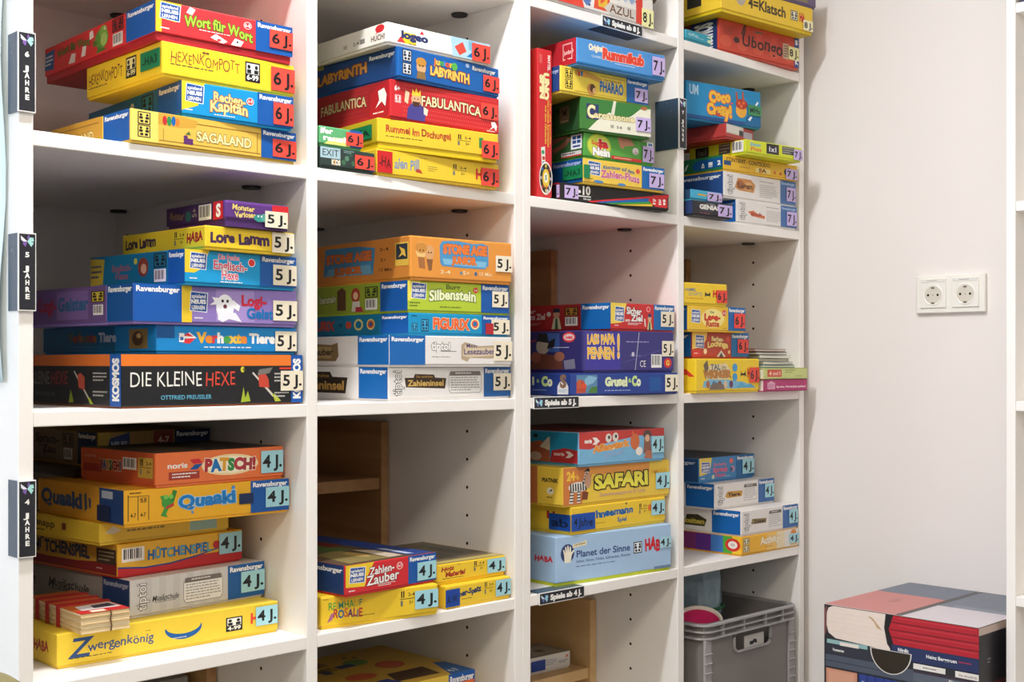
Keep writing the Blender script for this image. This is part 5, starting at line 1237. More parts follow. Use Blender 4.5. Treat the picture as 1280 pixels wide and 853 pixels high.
game_box(RB['ww2'], '#e8e3df', 'white box with orange cartoon title, under the thin orange-yellow box', G41,
    front=[TIP(.04, .1, .11, .88), PG([(.14, .4), (.2, .3), (.4, .28), (.42, .6), (.36, .8), (.18, .8)], '#c98a4c'), E(.22, .55, .05, .18, '#a8643a', 14), E(.33, .52, .05, .18, '#dba86a', 14), X('Lesen', .18, .42, .38, .62, '#7a4a2a', b=.06, j=.2), LN(.48, .76, .76, .82, 1, '#7a7570'), LN(.48, .12, .74, .68, 7, '#b4afaa', 3), R(.775, 0, 1, 1, '#4b72a8'), X('Ravensburger', .79, .82, .98, .93, '#a9c0dc', b=.03)],
    side=[R(.0, .0, .5, .99, '#97918c'), RAV(.53, .99, '#28508f', tv=.76)],
    stick=J(7, S7, .86, .2, .995, .74))
game_box(RB['ww1'], '#e8e3df', 'white box with a small red cartoon title, beside the small charcoal box', G41,
    front=[TIP(.04, .1, .12, .88), PG([(.17, .5), (.26, .58), (.34, .44), (.45, .4), (.45, .26), (.24, .32)], '#d1764a'), X('Buch', .22, .36, .4, .5, '#a8422a', b=.05, j=.15), LN(.48, .78, .78, .84, 1, '#7a7570'), LN(.48, .14, .76, .68, 7, '#b4afaa', 4), R(.72, .0, 1, 1, '#446ea8'), X('Ravensburger', .74, .82, .98, .93, '#a9c0dc', b=.03)],
    side=[R(.0, .0, .985, .99, '#1d55a4'), X('Ravensburger', .6, .76, .97, .9, '#a8bede', b=.03)],
    stick=J(7, S7, .82, .16, .995, .76))
small_box(119.6, -1.7, 10.9, 9, FL['A'], 2.75, -.06, '#26252c', 'small charcoal box with white title, under a small light blue box', G41,
    front=[X('GENIAL', .16, .42, .68, .74, '#ece8e0', b=.05), X('Knifflige', .32, .8, .55, .9, '#8a8890'), LN(.15, .24, .6, .32, 1, '#6a6870'), X('mit Spass', .16, .08, .42, .16, '#b05a6a'), R(.7, .02, .98, .12, '#c8b8b4')],
    side=[R(.8, 0, .98, 1, '#1f3564')],
    stick=J(7, S7, .62, .12, .99, .9))
small_box(119.6, -1.2, 8.6, 8, FL['A'] + 2.78, 2.0, -.05, '#3fa9cc', 'small light blue box with a pencil stripe, on a small charcoal box', G41,
    front=[PG([(.2, .48), (.24, .62), (.52, .56), (.56, .5), (.52, .4), (.24, .42)], '#d8a83a'), PG([(.52, .56), (.58, .49), (.52, .4)], '#5a4a3a')],
    side=[R(.7, 0, .98, 1, '#1c3a5c')],
    stick=J(7, S7, .52, .1, .99, .92))

# far bay, red stickers
game_box(RB['karn'], YE, 'smallest yellow box, topmost of the red-stickered stack beside the booklets', G42, bev=.2,
    front=[X('HAMMEL', .02, .58, .28, .74, '#4a6a9c', b=.01, j=.15), X('SCHATZ', .1, .38, .42, .54, '#5a78a8', b=.0, j=.15), X('Der Mumienschatz', .04, .22, .44, .3, '#d0702c'), PG([(.47, .34), (.5, .4), (.58, .4), (.6, .34), (.6, .6), (.56, .5), (.52, .5), (.48, .6)], '#3a3424'), HABA(.66, .36, .76, .66, 'H')],
    stick=J(6, S6, .74, .16, .985, .72))
game_box(RB['ratte'], '#f0cf1f', 'yellow box with red two-line title and blue end, under the smallest yellow box', G42,
    front=[E(.42, .5, .2, .4, '#f3e08a', 26), SNL(.05, .2, .28, .86), X('Die', .37, .72, .44, .8, '#4a6a3a', b=.03), X('Lese-', .27, .42, .55, .68, '#d03a24', b=.06), X('Ratte', .3, .16, .53, .38, '#c9502a', b=.05), E(.62, .74, .04, .13, '#d84a3a'), X('1-2', .59, .69, .65, .79, WH, b=.03), LN(.6, .06, .68, .12, 1, '#8a7a20'), RAV(.69, 1, '#2560a8')],
    side=[R(.3, 0, .985, .99, '#2260b0'), X('Ravensburger', .4, .76, .96, .92, WH, b=.03)],
    stick=J(6, S6, .79, .18, .985, .76))
game_box(RB['koenig'], '#b8432c', 'brown-red box with gold arched title and yellow corner, on the snowy village box', G42,
    front=[PG([(.0, .3), (.16, .4), (.24, .7), (.26, 1), (.0, 1)], '#efd23a'), SNL(.05, .2, .34, .9), R(.0, .0, .14, .28, '#d03a2a'), LN(.03, .1, .12, .17, 1, WH), X('Rechen-', .33, .66, .54, .84, '#efe0a0', b=.04, o='#8a3a1a', ow=.04, sl=-.03), X('Lochnga', .26, .36, .62, .58, '#f0d27a', b=.06, o='#7a3018', ow=.05, arc=.08), PG([(.42, .0), (.5, .28), (.58, .0)], '#d8d0c8'), PG([(.46, .0), (.5, .18), (.54, .0)], '#4a4a50'), E(.22, .22, .03, .12, '#efd9a8', 10), E(.62, .74, .035, .12, '#d8583a'), E(.64, .2, .02, .08, '#e9c98a', 10), RAV(.68, 1, '#2b64a8')],
    side=[R(.0, 0, .985, .99, '#1d5cb0'), X('Ravensburger', .3, .76, .95, .92, WH, b=.03)],
    stick=J(6, S6, .79, .22, .985, .76))
game_box(RB['wiking'], YE, 'yellow box with a snowy village drawing, beside the magenta and lime books', G42, bev=.2,
    front=[PG([(.1, .12), (.62, .06), (.9, .14), (.72, .28), (.6, .3), (.5, .34), (.2, .36), (.12, .3)], '#7ab8d4'), PG([(.14, .46), (.2, .8), (.46, .86), (.54, .62), (.5, .36), (.16, .36)], '#e3cfa0'), PG([(.11, .8), (.17, .96), (.19, .7), (.15, .5)], '#6a5a4a'), X('TAL', .22, .66, .37, .82, '#5a6a74', b=.03), X('DER', .39, .68, .46, .76, '#6a5a44'), X('WIKINGER', .12, .42, .53, .62, '#c9843a', b=.05, o='#5a4a34', ow=.04, j=.1), E(.6, .72, .04, .13, '#3f9ad0', 18), E(.6, .42, .04, .13, '#3f9ad0', 18), [E(.18 + .09 * i, .2, .03, .12, ['#b06a4a', '#5a7a9a', '#8a4a34', '#d8c0a0', '#6a3a5a'][i], 10) for i in range(5)], PG([(.2, .04), (.44, .04), (.42, .2), (.3, .26), (.22, .18)], '#7a6a5c'), PG([(.62, .08), (.7, .26), (.78, .14), (.84, .22), (.94, .08)], '#5aa8cc'), PG([(.69, .44), (.71, .48), (.75, .48), (.78, .44), (.77, .62), (.75, .54), (.71, .54), (.7, .62)], '#3a3424'), HABA(.8, .42, .86, .66, 'H')],
    side=[X('A', .78, .46, .96, .66, '#d8402a', b=.06)],
    stick=J(6, S6, .83, .28, .99, .74))

# far bay, blue stickers
game_box(RB['sblue'], '#3f83b8', 'small blue box with a pink cartoon and yellow corner, top of the far blue-stickered stack', G43, topcol='#3a3f48',
    front=[PG([(.0, .24), (.12, .3), (.2, .6), (.22, 1), (.0, 1)], '#e8d63a'), SNL(.03, .18, .34, .84), LN(.03, .08, .12, .16, 1, WH), X('Die freche', .25, .62, .48, .74, '#d8708a', b=.03, j=.2), X('Sprech', .24, .36, .5, .56, '#d8607c', b=.05, j=.2), X('Hexe', .28, .14, .46, .3, '#c8607c', b=.05, j=.2), E(.57, .78, .035, .12, '#e06a5a', 12), E(.59, .42, .04, .14, '#c98a9a', 14), E(.57, .4, .03, .1, '#3a5a8a', 12), E(.24, .16, .025, .1, '#c8d0b0', 10), LN(.45, .1, .6, .16, 1, '#b8d0e0'), RAV(.66, 1, '#2c5f9c')],
    side=[R(.0, 0, .985, .98, '#1c4474'), X('Ravensburger', .4, .74, .95, .88, '#b4c4d8', b=.03)],
    stick=J(4, S4, .77, .2, .99, .82))
for key, lab, cap, u in (('wt3', 'white box with a gold title plank and blue end, second of the far blue-stickered stack', 'Tiere', '#c8963f'),
                         ('zeiten', 'white box with a small olive title plank, third of the far blue-stickered stack', 'Zeiten', '#8a7a4a')):
    game_box(RB[key], '#e7e2dd', lab, G43,
        front=[TIP(.04, .1, .12, .88), PG([(.16, .44), (.2, .36), (.44, .38), (.45, .62), (.2, .64)] if key == 'wt3' else [(.16, .4), (.42, .38), (.43, .58), (.18, .62)], u), X(cap, .21, .42, .41, .56, '#4a3418', b=.05), BUB(.47, .18, .7, .86), RAV(.72, 1, '#3a68a6')],
        side=[PG([(.5, .2), (.68, .2), (.7, .5), (.62, .7), (.52, .66)] if key == 'zeiten' else [(.2, .2), (.5, .2), (.5, .6), (.2, .66)], '#3a3418'), X('zeiten' if key == 'zeiten' else 'tiere', .5 if key == 'zeiten' else .25, .3, .68 if key == 'zeiten' else .48, .5, '#c4b04a', b=.05), RAV(.745 if key == 'zeiten' else .74, .99, '#1d5bac', tv=.76)],
        stick=J(4, S4, .83, .24, .99, .8))
game_box(RB['rain'], '#f0b52f', 'thin box with a rainbow striped end and a golden front, under a white box', G43,
    front=[ICO(.03, .1, .13, .46, '#7a6a4a', '#efe4c4'), ICO(.03, .52, .13, .9, '#7a6a4a', '#efe4c4'), R(.42, .0, .62, 1, '#efc565'), R(.6, .0, .76, 1, '#ead9b4'), R(.74, .0, .995, 1, '#e6e0d8'), X('Activity', .32, .4, .64, .8, '#f6ead0', b=.05, o='#e2a83a', ow=.04, sl=.04), LN(.4, .16, .58, .26, 1, '#c9602a'), E(.9, .8, .05, .18, '#e08a3a', 16), R(.84, .06, .97, .2, '#e8c070')],
    side=[R(.0, 0, .36, .98, '#7a1f30'), R(.34, 0, .5, .98, '#8a2450'), R(.5, 0, .60, .98, '#7a2a66'), R(.6, 0, .735, .98, '#5c2a86'), R(.735, 0, .84, .98, '#3f78c0'), R(.84, 0, .92, .98, '#4fa63a'), R(.92, 0, .985, .98, '#efc82c'), E(.925, .5, .065, .38, '#d2322c', 24), E(.925, .5, .04, .22, '#f0e6e0', 20), E(.925, .5, .02, .1, '#c8c0bc', 14)],
    stick=('4 J.', '#a5d2de', .82, .24, .995, .76))

# two thin books and a pile of booklets beside the snowy village box
bx, by = 145.2, .6
def book(x0, x1, y0, y1, z0, z1, rz, cover, page, label, group, deco=None, name='book'):
    w, d, h = x1 - x0, y1 - y0, z1 - z0
    root = thing(name, ((x0 + x1) / 2, (y0 + y1) / 2, z0), rz, label, 'book', group)
    mb = MB()
    m = ink(cover)
    mb.box(-w / 2, w / 2, -d / 2, d / 2, .01, .16, m, bev=.03)
    mb.box(-w / 2, w / 2, -d / 2, d / 2, h - .16, h - .01, m, bev=.03)
    mb.box(-w / 2, w / 2, -d / 2, -d / 2 + .2, .01, h - .01, m, bev=.06)
    if deco:
        paint(mb, Face((-w / 2, -d / 2, 0), (w, 0, 0), (0, 0, h), (0, -1, 0)), deco)
    mb.build('cover', root)
    mb = MB()
    mb.box(-w / 2 + .2, w / 2 - .2, -d / 2 + .2, d / 2 - .25, .17, h - .17, ink(page))
    mb.build('page_block', root)
    return root


GB = 'books beside the red-stickered stack'
zb = FL['B']
book(141.2, 156.2, -2.0, 19, zb, zb + 2.35, 0, '#b3356c', '#e9e2d6', 'magenta book with white line of text, under the lime book at the shelf end', GB, deco=[X('Sprache, Wortschatz spielend', .28, .3, .96, .46, '#f0dfe6', b=.03), R(.08, .2, .25, .72, '#d9a6bd'), E(.165, .7, .05, .14, '#d9a6bd', 12), LN(.09, .26, .24, .62, 3, '#b3356c')])
book(141.0, 156.1, -2.1, 18.4, zb + 2.36, zb + 4.55, 0, '#c9d084', '#e6e2d0', 'lime book with a red title block, on the magenta book at the shelf end', GB, deco=[R(.08, .2, .4, .84, '#d2553c'), X('4', .12, .36, .17, .66, '#f0d0a8', b=.05), X('und 5', .2, .36, .38, .66, '#efc0ac', b=.04), LN(.48, .5, .72, .86, 2, '#8c9654'), LN(.72, .2, .94, .32, 1, '#6a7440')])
zq = zb + 4.56
cols = [('#2f7a8a', '#c9c2b0'), ('#c2bfb4', '#e3ddd0'), ('#8a8a80', '#d8d2c6'), ('#d8d4ca', '#e6e0d4'), ('#4a5a50', '#cfc8b8'), ('#7a2a30', '#c9bfb0')]
looks = ['blue-green bottom booklet of the pile', 'pale grey booklet second from the bottom of the pile', 'dull grey booklet third from the bottom of the pile', 'off-white booklet third from the top of the pile', 'dark green booklet second from the top of the pile', 'dark red booklet on top of the pile']
for i, ((cc, pc), lk) in enumerate(zip(cols, looks)):
    hh = .62
    x1 = 155.0 - .55 * i + (.5 if i % 2 else 0)
    root = thing('booklet', (x1 - 5.2, 7.2 + .3 * (i % 3), zq), .02 * ((i * 5) % 3 - 1), lk + ' on the lime book', 'booklet', 'booklets piled on the lime book')
    mb = MB()                                                          # a stapled booklet: two thin covers bowed round the leaves
    n = 8
    for z0_, z1_, m in ((.0, .12, ink(cc)), (.14, hh - .16, ink(pc)), (hh - .14, hh - .02, ink(cc))):
        top_, bot_ = [], []
        for k in range(n + 1):
            t = k / n
            sag = .09 * math.sin(math.pi * t) * (z1_ / hh)
            x = -5.2 + 10.4 * t
            bot_.append((x, z0_))
            top_.append((x, z1_ - sag))
        for k in range(n):
            for y in (-7, 7):
                q = [(bot_[k][0], y, bot_[k][1]), (bot_[k + 1][0], y, bot_[k + 1][1]), (top_[k + 1][0], y, top_[k + 1][1]), (top_[k][0], y, top_[k][1])]
                mb.poly(q if y < 0 else q[::-1], m)
            mb.poly([(top_[k][0], -7, top_[k][1]), (top_[k + 1][0], -7, top_[k + 1][1]), (top_[k + 1][0], 7, top_[k + 1][1]), (top_[k][0], 7, top_[k][1])], m)
            mb.poly([(bot_[k][0], 7, bot_[k][1]), (bot_[k + 1][0], 7, bot_[k + 1][1]), (bot_[k + 1][0], -7, bot_[k + 1][1]), (bot_[k][0], -7, bot_[k][1])], m)
        mb.poly([(-5.2, 7, z0_), (-5.2, -7, z0_), (-5.2, -7, z1_), (-5.2, 7, z1_)], m)
        mb.poly([(5.2, -7, z0_), (5.2, 7, z0_), (5.2, 7, z1_), (5.2, -7, z1_)], m)
    mb.build('leaves', root)
    zq += hh

# near bay, bottom: boxes far back and the banded cards in front
GBK = 'boxes far back in the near lower bay'
game_box((16.0, 24.0, 0, 20.5, 26, RB['quaaki'][6] + .02, -14.63), '#3a3128', 'flat dark box carrying the dim box behind the orange one', GBK, tray=(.2, None))
game_box((19.2, 23.4, 0, 17.4, 25, -14.62, -9.65), '#b8923a', 'dim box with dark blue ends at the back, behind the orange box', GBK,  # print colours toned down, painting in the shade deep in the bay
    front=[R(.0, .0, .1, 1, '#c2a432'), PG([(.07, .3), (.27, .45), (.27, .98), (.1, .8)], '#1f3a78'), X('NEUES', .11, .56, .25, .7, '#a9b4c8', b=.04), R(.27, .45, .48, .98, '#a8803c'), R(.48, .1, .66, .98, '#93382a'), X('4-7', .52, .6, .62, .8, '#d8b8a0', b=.03), RAV(.67, 1, '#18305c')],
    side=[R(.0, .0, .745, .98, '#8a7458'), X('Sprach-', .2, .56, .52, .82, '#3a2418', b=.04, j=.1), X('Zoo', .3, .24, .48, .48, '#3a2418', b=.04, j=.1), ICO(.56, .5, .7, .9, '#2a2016', '#8a7458'), BAR(.58, .1, .69, .44), RAV(.755, .99, '#142c54')])
zw = RB['zwerg'][6]
cp = thing('card_bundle', (10.6, 11.3, zw), -.03, 'bundle of thick cream cards held by red bands, on the long yellow box', 'cards')
mb = MB()
for i in range(9):
    z = .02 + i * .27
    r = random.Random(i)
    dx, dy = (r.random() - .5) * .16, (r.random() - .5) * .2
    mb.box(-3.1 + dx, 3.1 + dx, -8 + dy, 8 + dy, z, z + .25, ink(['#e6cfa2', '#dcc090', '#ead7b0'][i % 3]), bev=.04, seg=1)
mb.build('card_stack', cp)
mb = MB()
zt_ = .02 + 9 * .27
mb.box(-3.1, 3.1, -8, 8, zt_, zt_ + .06, ink('#c9672c'))
fT = Face((-3.1, -8, zt_ + .06), (6.2, 0, 0), (0, 16, 0), (0, 0, 1))
paint(mb, fT, [R(.0, .0, 1, .12, '#c22a2c'), PG([(.15, .12), (.95, .12), (.95, .34), (.2, .3)], '#e6e0e2'), PG([(.45, .16), (.9, .16), (.9, .3), (.5, .28)], '#4a4650'), R(.25, .02, .55, .09, '#f0e4c8'), R(.0, .42, 1, .5, '#b8242a'), R(.0, .6, 1, .68, '#b8242a'), R(.0, .78, 1, .86, '#b8242a')])
mb.build('top_card', cp)
for y in (-1.6, 1.7, 4.8):
    mb = MB()
    zz_ = zt_ + .1
    m = ink('#b3222a')
    mb.box(-3.28, -3.2, y - .5, y + .5, .02, zz_, m)
    mb.box(3.2, 3.28, y - .5, y + .5, .02, zz_, m)
    mb.box(-3.28, 3.28, y - .5, y + .5, zz_, zz_ + .08, m)
    mb.build('red_band', cp)
mb = MB()
mb.tube([(.55, -8.2, .05), (.62, -8.24, .8), (.5, -8.2, 1.5), (.6, -8.22, 2.2), (.5, -8.16, 2.6)], .09, ink('#6a4a34'), n=6)
mb.build('string', cp)


game_box((15.5, 25.2, 0, 18.6, 19, -56.48, -46.0), '#8f8a84', 'grey box on a pine insert shelf, just peeking in at the bottom of the frame', 'boxes in the lowest near compartment',
    front=[PG([(.1, .3), (.5, .2), (.6, .8), (.2, .9)], '#5a544c'), E(.8, .6, .1, .25, '#3a342e', 14)])

# ---------------------------------------------------------------- grey plastic crate
CXA, CXB, CYA, CYB, CZ0, CZ1 = 124.4, 155.9, -.75, 42.0, LEV[2] + T, -48.2
ccx, ccy = (CXA + CXB) / 2, (CYA + CYB) / 2
cr = thing('storage_crate', (ccx, ccy, CZ0), 0, 'grey plastic stacking crate with a hand hole, in the lowest far compartment', 'crate')
M_CR = mat('crate_grey', '#8b8580', rough=.45, noise=.03, scale=40)
M_CRL = mat('crate_rim_grey', '#aaa6a4', rough=.4, noise=.02, scale=40)
hx, hy, hh = (CXB - CXA) / 2, (CYB - CYA) / 2, CZ1 - CZ0
bi = 1.1
HX0, HX1, HZ0, HZ1 = 134.9 - ccx, 146.6 - ccx, -54.7 - CZ0, -50.9 - CZ0
mb = MB()
mb.box(-hx + bi, hx - bi, -hy + bi, hy - bi, .02, .5, M_CR, bev=.1)
mb.box(-hx + bi, -hx + bi + .35, -hy + bi, hy - bi, .4, hh, M_CR)
mb.box(hx - bi - .35, hx - bi, -hy + bi, hy - bi, .4, hh, M_CR)
mb.box(-hx + bi + .35, hx - bi - .35, hy - bi - .35, hy - bi, .4, hh, M_CR)
y0_, y1_ = -hy + bi, -hy + bi + .35
mb.box(-hx + bi + .35, HX0, y0_, y1_, .4, hh, M_CR)
mb.box(HX1, hx - bi - .35, y0_, y1_, .4, hh, M_CR)
mb.box(HX0, HX1, y0_, y1_, .4, HZ0, M_CR)
mb.box(HX0, HX1, y0_, y1_, HZ1, hh, M_CR)
mb.build('body', cr)


def rrect(x0, x1, y0, y1, r, n=6):
    out = []
    for cx_, cy_, a in ((x1 - r, y0 + r, -90), (x1 - r, y1 - r, 0), (x0 + r, y1 - r, 90), (x0 + r, y0 + r, 180)):
        for k in range(n + 1):
            t = math.radians(a + 90 * k / n)
            out.append((cx_ + r * math.cos(t), cy_ + r * math.sin(t)))
    return out


def ring(mb, x0, x1, y0, y1, r, t, z0, z1, m):
    o_, i_ = rrect(x0, x1, y0, y1, r), rrect(x0 + t, x1 - t, y0 + t, y1 - t, max(.2, r - t))
    n = len(o_)
    vv = [(a, b, z0) for a, b in o_] + [(a, b, z1) for a, b in o_] + [(a, b, z0) for a, b in i_] + [(a, b, z1) for a, b in i_]
    ff = []
    for k in range(n):
        q = (k + 1) % n
        ff += [(k, q, n + q, n + k), (2 * n + q, 2 * n + k, 3 * n + k, 3 * n + q), (n + k, n + q, 3 * n + q, 3 * n + k), (q, k, 2 * n + k, 2 * n + q)]
    mb.mesh(vv, ff, m)


mb = MB()
ring(mb, -hx, hx, -hy, hy, 3.0, 1.5, hh - .35, hh, M_CRL)
ring(mb, -hx + .1, hx - .1, -hy + .1, hy - .1, 2.9, 1.3, hh - 1.55, hh - 1.3, M_CRL)
ring(mb, -hx + .1, hx - .1, -hy + .1, hy - .1, 2.9, 1.3, hh - 2.8, hh - 2.5, M_CRL)
for k in (-.62, -.2, .25, .62):
    x = k * hx
    mb.box(x - .12, x + .12, -hy + .15, -hy + bi + .1, hh - 2.7, hh - .2, M_CRL)
for k in (-.75, -.4, 0, .4, .75):
    y = k * hy
    for sx_ in (-1, 1):
        mb.box(sx_ * hx - .15 - (bi - .1) * (sx_ > 0) + .0, sx_ * hx - .15 - (bi - .1) * (sx_ > 0) + (bi - .0), y - .12, y + .12, hh - 2.7, hh - .2, M_CRL) if sx_ > 0 else mb.box(-hx + .15, -hx + bi + .1, y - .12, y + .12, hh - 2.7, hh - .2, M_CRL)
mb.build('rim', cr)
mb = MB()
hr = [(a, b) for a, b in rrect(HX0 - .1, HX1 + .1, HZ0 - .1, HZ1 + .1, 1.4)]
mb.tube([(a, -hy + bi - .05, b) for a, b in hr], .3, M_CRL, n=8, closed=True)
mb.build('handle_frame', cr, smooth=True)
for sx_ in (-1, 1):                                                    # ribbed corner posts
    mb = MB()
    x = sx_ * (hx - bi - .9)
    mb.box(x - 1.1, x + 1.1, -hy + .75, -hy + bi + .2, .1, hh - 2.8, M_CRL, bev=.25)
    for k in range(9):
        mb.box(x - 1.0 - .05, x + 1.05, -hy + .55, -hy + .8, 1 + k * 1.75, 1.25 + k * 1.75, M_CRL, bev=.05)
    mb.build('corner_post', cr)
mb = MB()
mb.box(-1.2, 5.2, -hy + bi + .5, -hy + bi + .65, HZ0 - 2.5, HZ0 + 2.3, ink('#eae6e2'))
fC = Face((-1.2, -hy + bi + .5, HZ0 - 2.5), (6.4, 0, 0), (0, 0, 4.8), (0, -1, 0))
paint(mb, fC, [PG([(.25, .62), (.4, .6), (.5, .66), (.65, .62), (.62, .76), (.5, .82), (.4, .74), (.28, .76)], BK)])
cardo = mb.build('card_label', cr)
cardo['label'] = 'white card with a dark mark behind the hand hole'

# what lies in the crate: dark cloth, a plastic bag, a pink roll
ct = thing('folded_cloth', (143.0, 28, CZ0), 0, 'dark grey folded cloth inside the crate', 'cloth')
mb = MB()
NX, NY = 16, 16
rr = random.Random(5)
vv = []
for i in range(NY + 1):
    for k in range(NX + 1):
        edge = min(i, NY - i, k, NX - k)
        z = (8.4 if edge > 1 else 6.4 if edge == 1 else .1) + .8 * math.sin(k * .8 + i * .3) * (edge > 0) + .5 * rr.random() * (edge > 0)
        vv.append((-15 + 25 * k / NX, -24 + 36 * i / NY, .6 + z))
ff = [(i * (NX + 1) + k, i * (NX + 1) + k + 1, (i + 1) * (NX + 1) + k + 1, (i + 1) * (NX + 1) + k) for i in range(NY) for k in range(NX)]
mb.mesh(vv, ff, mat('dark_cloth', '#35373b', rough=.95, noise=.15, scale=80))
mb.build('fold', ct, smooth=True)

pb = thing('plastic_bag', (142.6, 16.0, CZ0 + 10.5), 0, 'crumpled blue-grey plastic bag standing up out of the crate', 'bag')
mb = MB()
NA, NZ = 26, 14
vv = []
rr = random.Random(11)
for i in range(NZ + 1):
    t = i / NZ
    rad = 4.6 + .9 * math.sin(t * 3.0) - 1.1 * t * t
    for k in range(NA):
        a = 2 * math.pi * k / NA
        rj = rad * (1 + .13 * math.sin(3 * a + 5 * t) + .08 * math.sin(7 * a - 3 * t) + .05 * (rr.random() - .5))
        vv.append((rj * math.cos(a) * .95 + .6 * t, rj * math.sin(a) * 1.1, 18.6 * t + .5 * math.sin(4 * a) * t))
ff = [(i * NA + k, i * NA + (k + 1) % NA, (i + 1) * NA + (k + 1) % NA, (i + 1) * NA + k) for i in range(NZ) for k in range(NA)]
ff += [tuple(range(NA))[::-1], tuple(NZ * NA + k for k in range(NA))]
mb.mesh(vv, ff, mat('bag_plastic', '#9db4bd', rough=.22, noise=.12, scale=30))
mb.build('bag_body', pb)
mb = MB()
mb.tube([(.6 + 5.6 * math.cos(a * .5236), 6.0 * math.sin(a * .5236), 9.4) for a in range(12)], .3, mat('bag_tie_green', '#1f6a3a', rough=.5), n=6, closed=True)
mb.build('tie', pb)


def lathe(mb, prof, m, n=32):
    vv, ff = [], []
    for r_, z_ in prof:
        for k in range(n):
            a = 2 * math.pi * k / n
            vv.append((r_ * math.cos(a), r_ * math.sin(a), z_))
    for i in range(len(prof) - 1):
        for k in range(n):
            q = (k + 1) % n
            ff.append((i * n + k, i * n + q, (i + 1) * n + q, (i + 1) * n + k))
    mb.mesh(vv, ff, m)


pr = thing('paper_tub', (134.0, 8.4, CZ0 + 11.2), 0, 'paper tub with cream rim and pink inside, at the corner of the crate', 'tub')
pr.rotation_euler = (math.radians(17), math.radians(-17), 0)
mb = MB()
lathe(mb, [(.01, 1.0), (3.6, 1.0), (4.15, 8.6), (4.25, 9.6)], mat('tub_paper', '#e7dfcf', rough=.5))
mb.build('tub_wall', pr, smooth=True)
mb = MB()
lathe(mb, [(4.25, 9.6), (4.25, 10.0), (3.85, 10.0), (3.75, 9.2)], mat('cream_plastic', '#ece4d2', rough=.4))
mb.build('rim', pr, smooth=True)
mb = MB()
lathe(mb, [(3.8, 9.4), (3.6, 9.2), (.01, 9.15)], mat('pink_plastic', '#c41f5c', rough=.4))
lin_ = mb.build('lining', pr, smooth=True)
lin_['label'] = 'pink inside of the tub'

# ---------------------------------------------------------------- cardboard box printed with book spines, on a low cabinet
AX0, AX1, AY0, AY1, AZ0, AZ1 = 130.4, 160.4, -49.6, -21.8, -74.8, -41.85
aw, ad, ah = AX1 - AX0, AY1 - AY0, AZ1 - AZ0
ab = thing('archive_box', ((AX0 + AX1) / 2, (AY0 + AY1) / 2, AZ0), 0, 'cardboard box printed with piled book spines, half round hand hole, by the bare wall', 'cardboard box')
mb = MB()
mb.box(-aw / 2, aw / 2, -ad / 2, ad / 2, .01, ah - .45, ink('#3a3438'), bev=.12)
Fc = box_faces(aw, ad, .01, ah - .1)
cmv = lambda c: 1 - c / (ah - .1)                                      # centimetres below the top -> v
hole = [(.455 - .128, cmv(6.1)), ] + [(.455 + .128 * math.cos(math.radians(a)), cmv(6.1) + (3.75 / ah) * math.sin(math.radians(a))) for a in range(180, 361, 10)]
hole2 = [(.455 + .136 * math.cos(math.radians(a)), cmv(6.0) + (4.0 / ah) * math.sin(math.radians(a))) for a in range(180, 361, 10)]
BLUE, GRB, SLATE = '#27325c', '#4d5563', '#59606c'
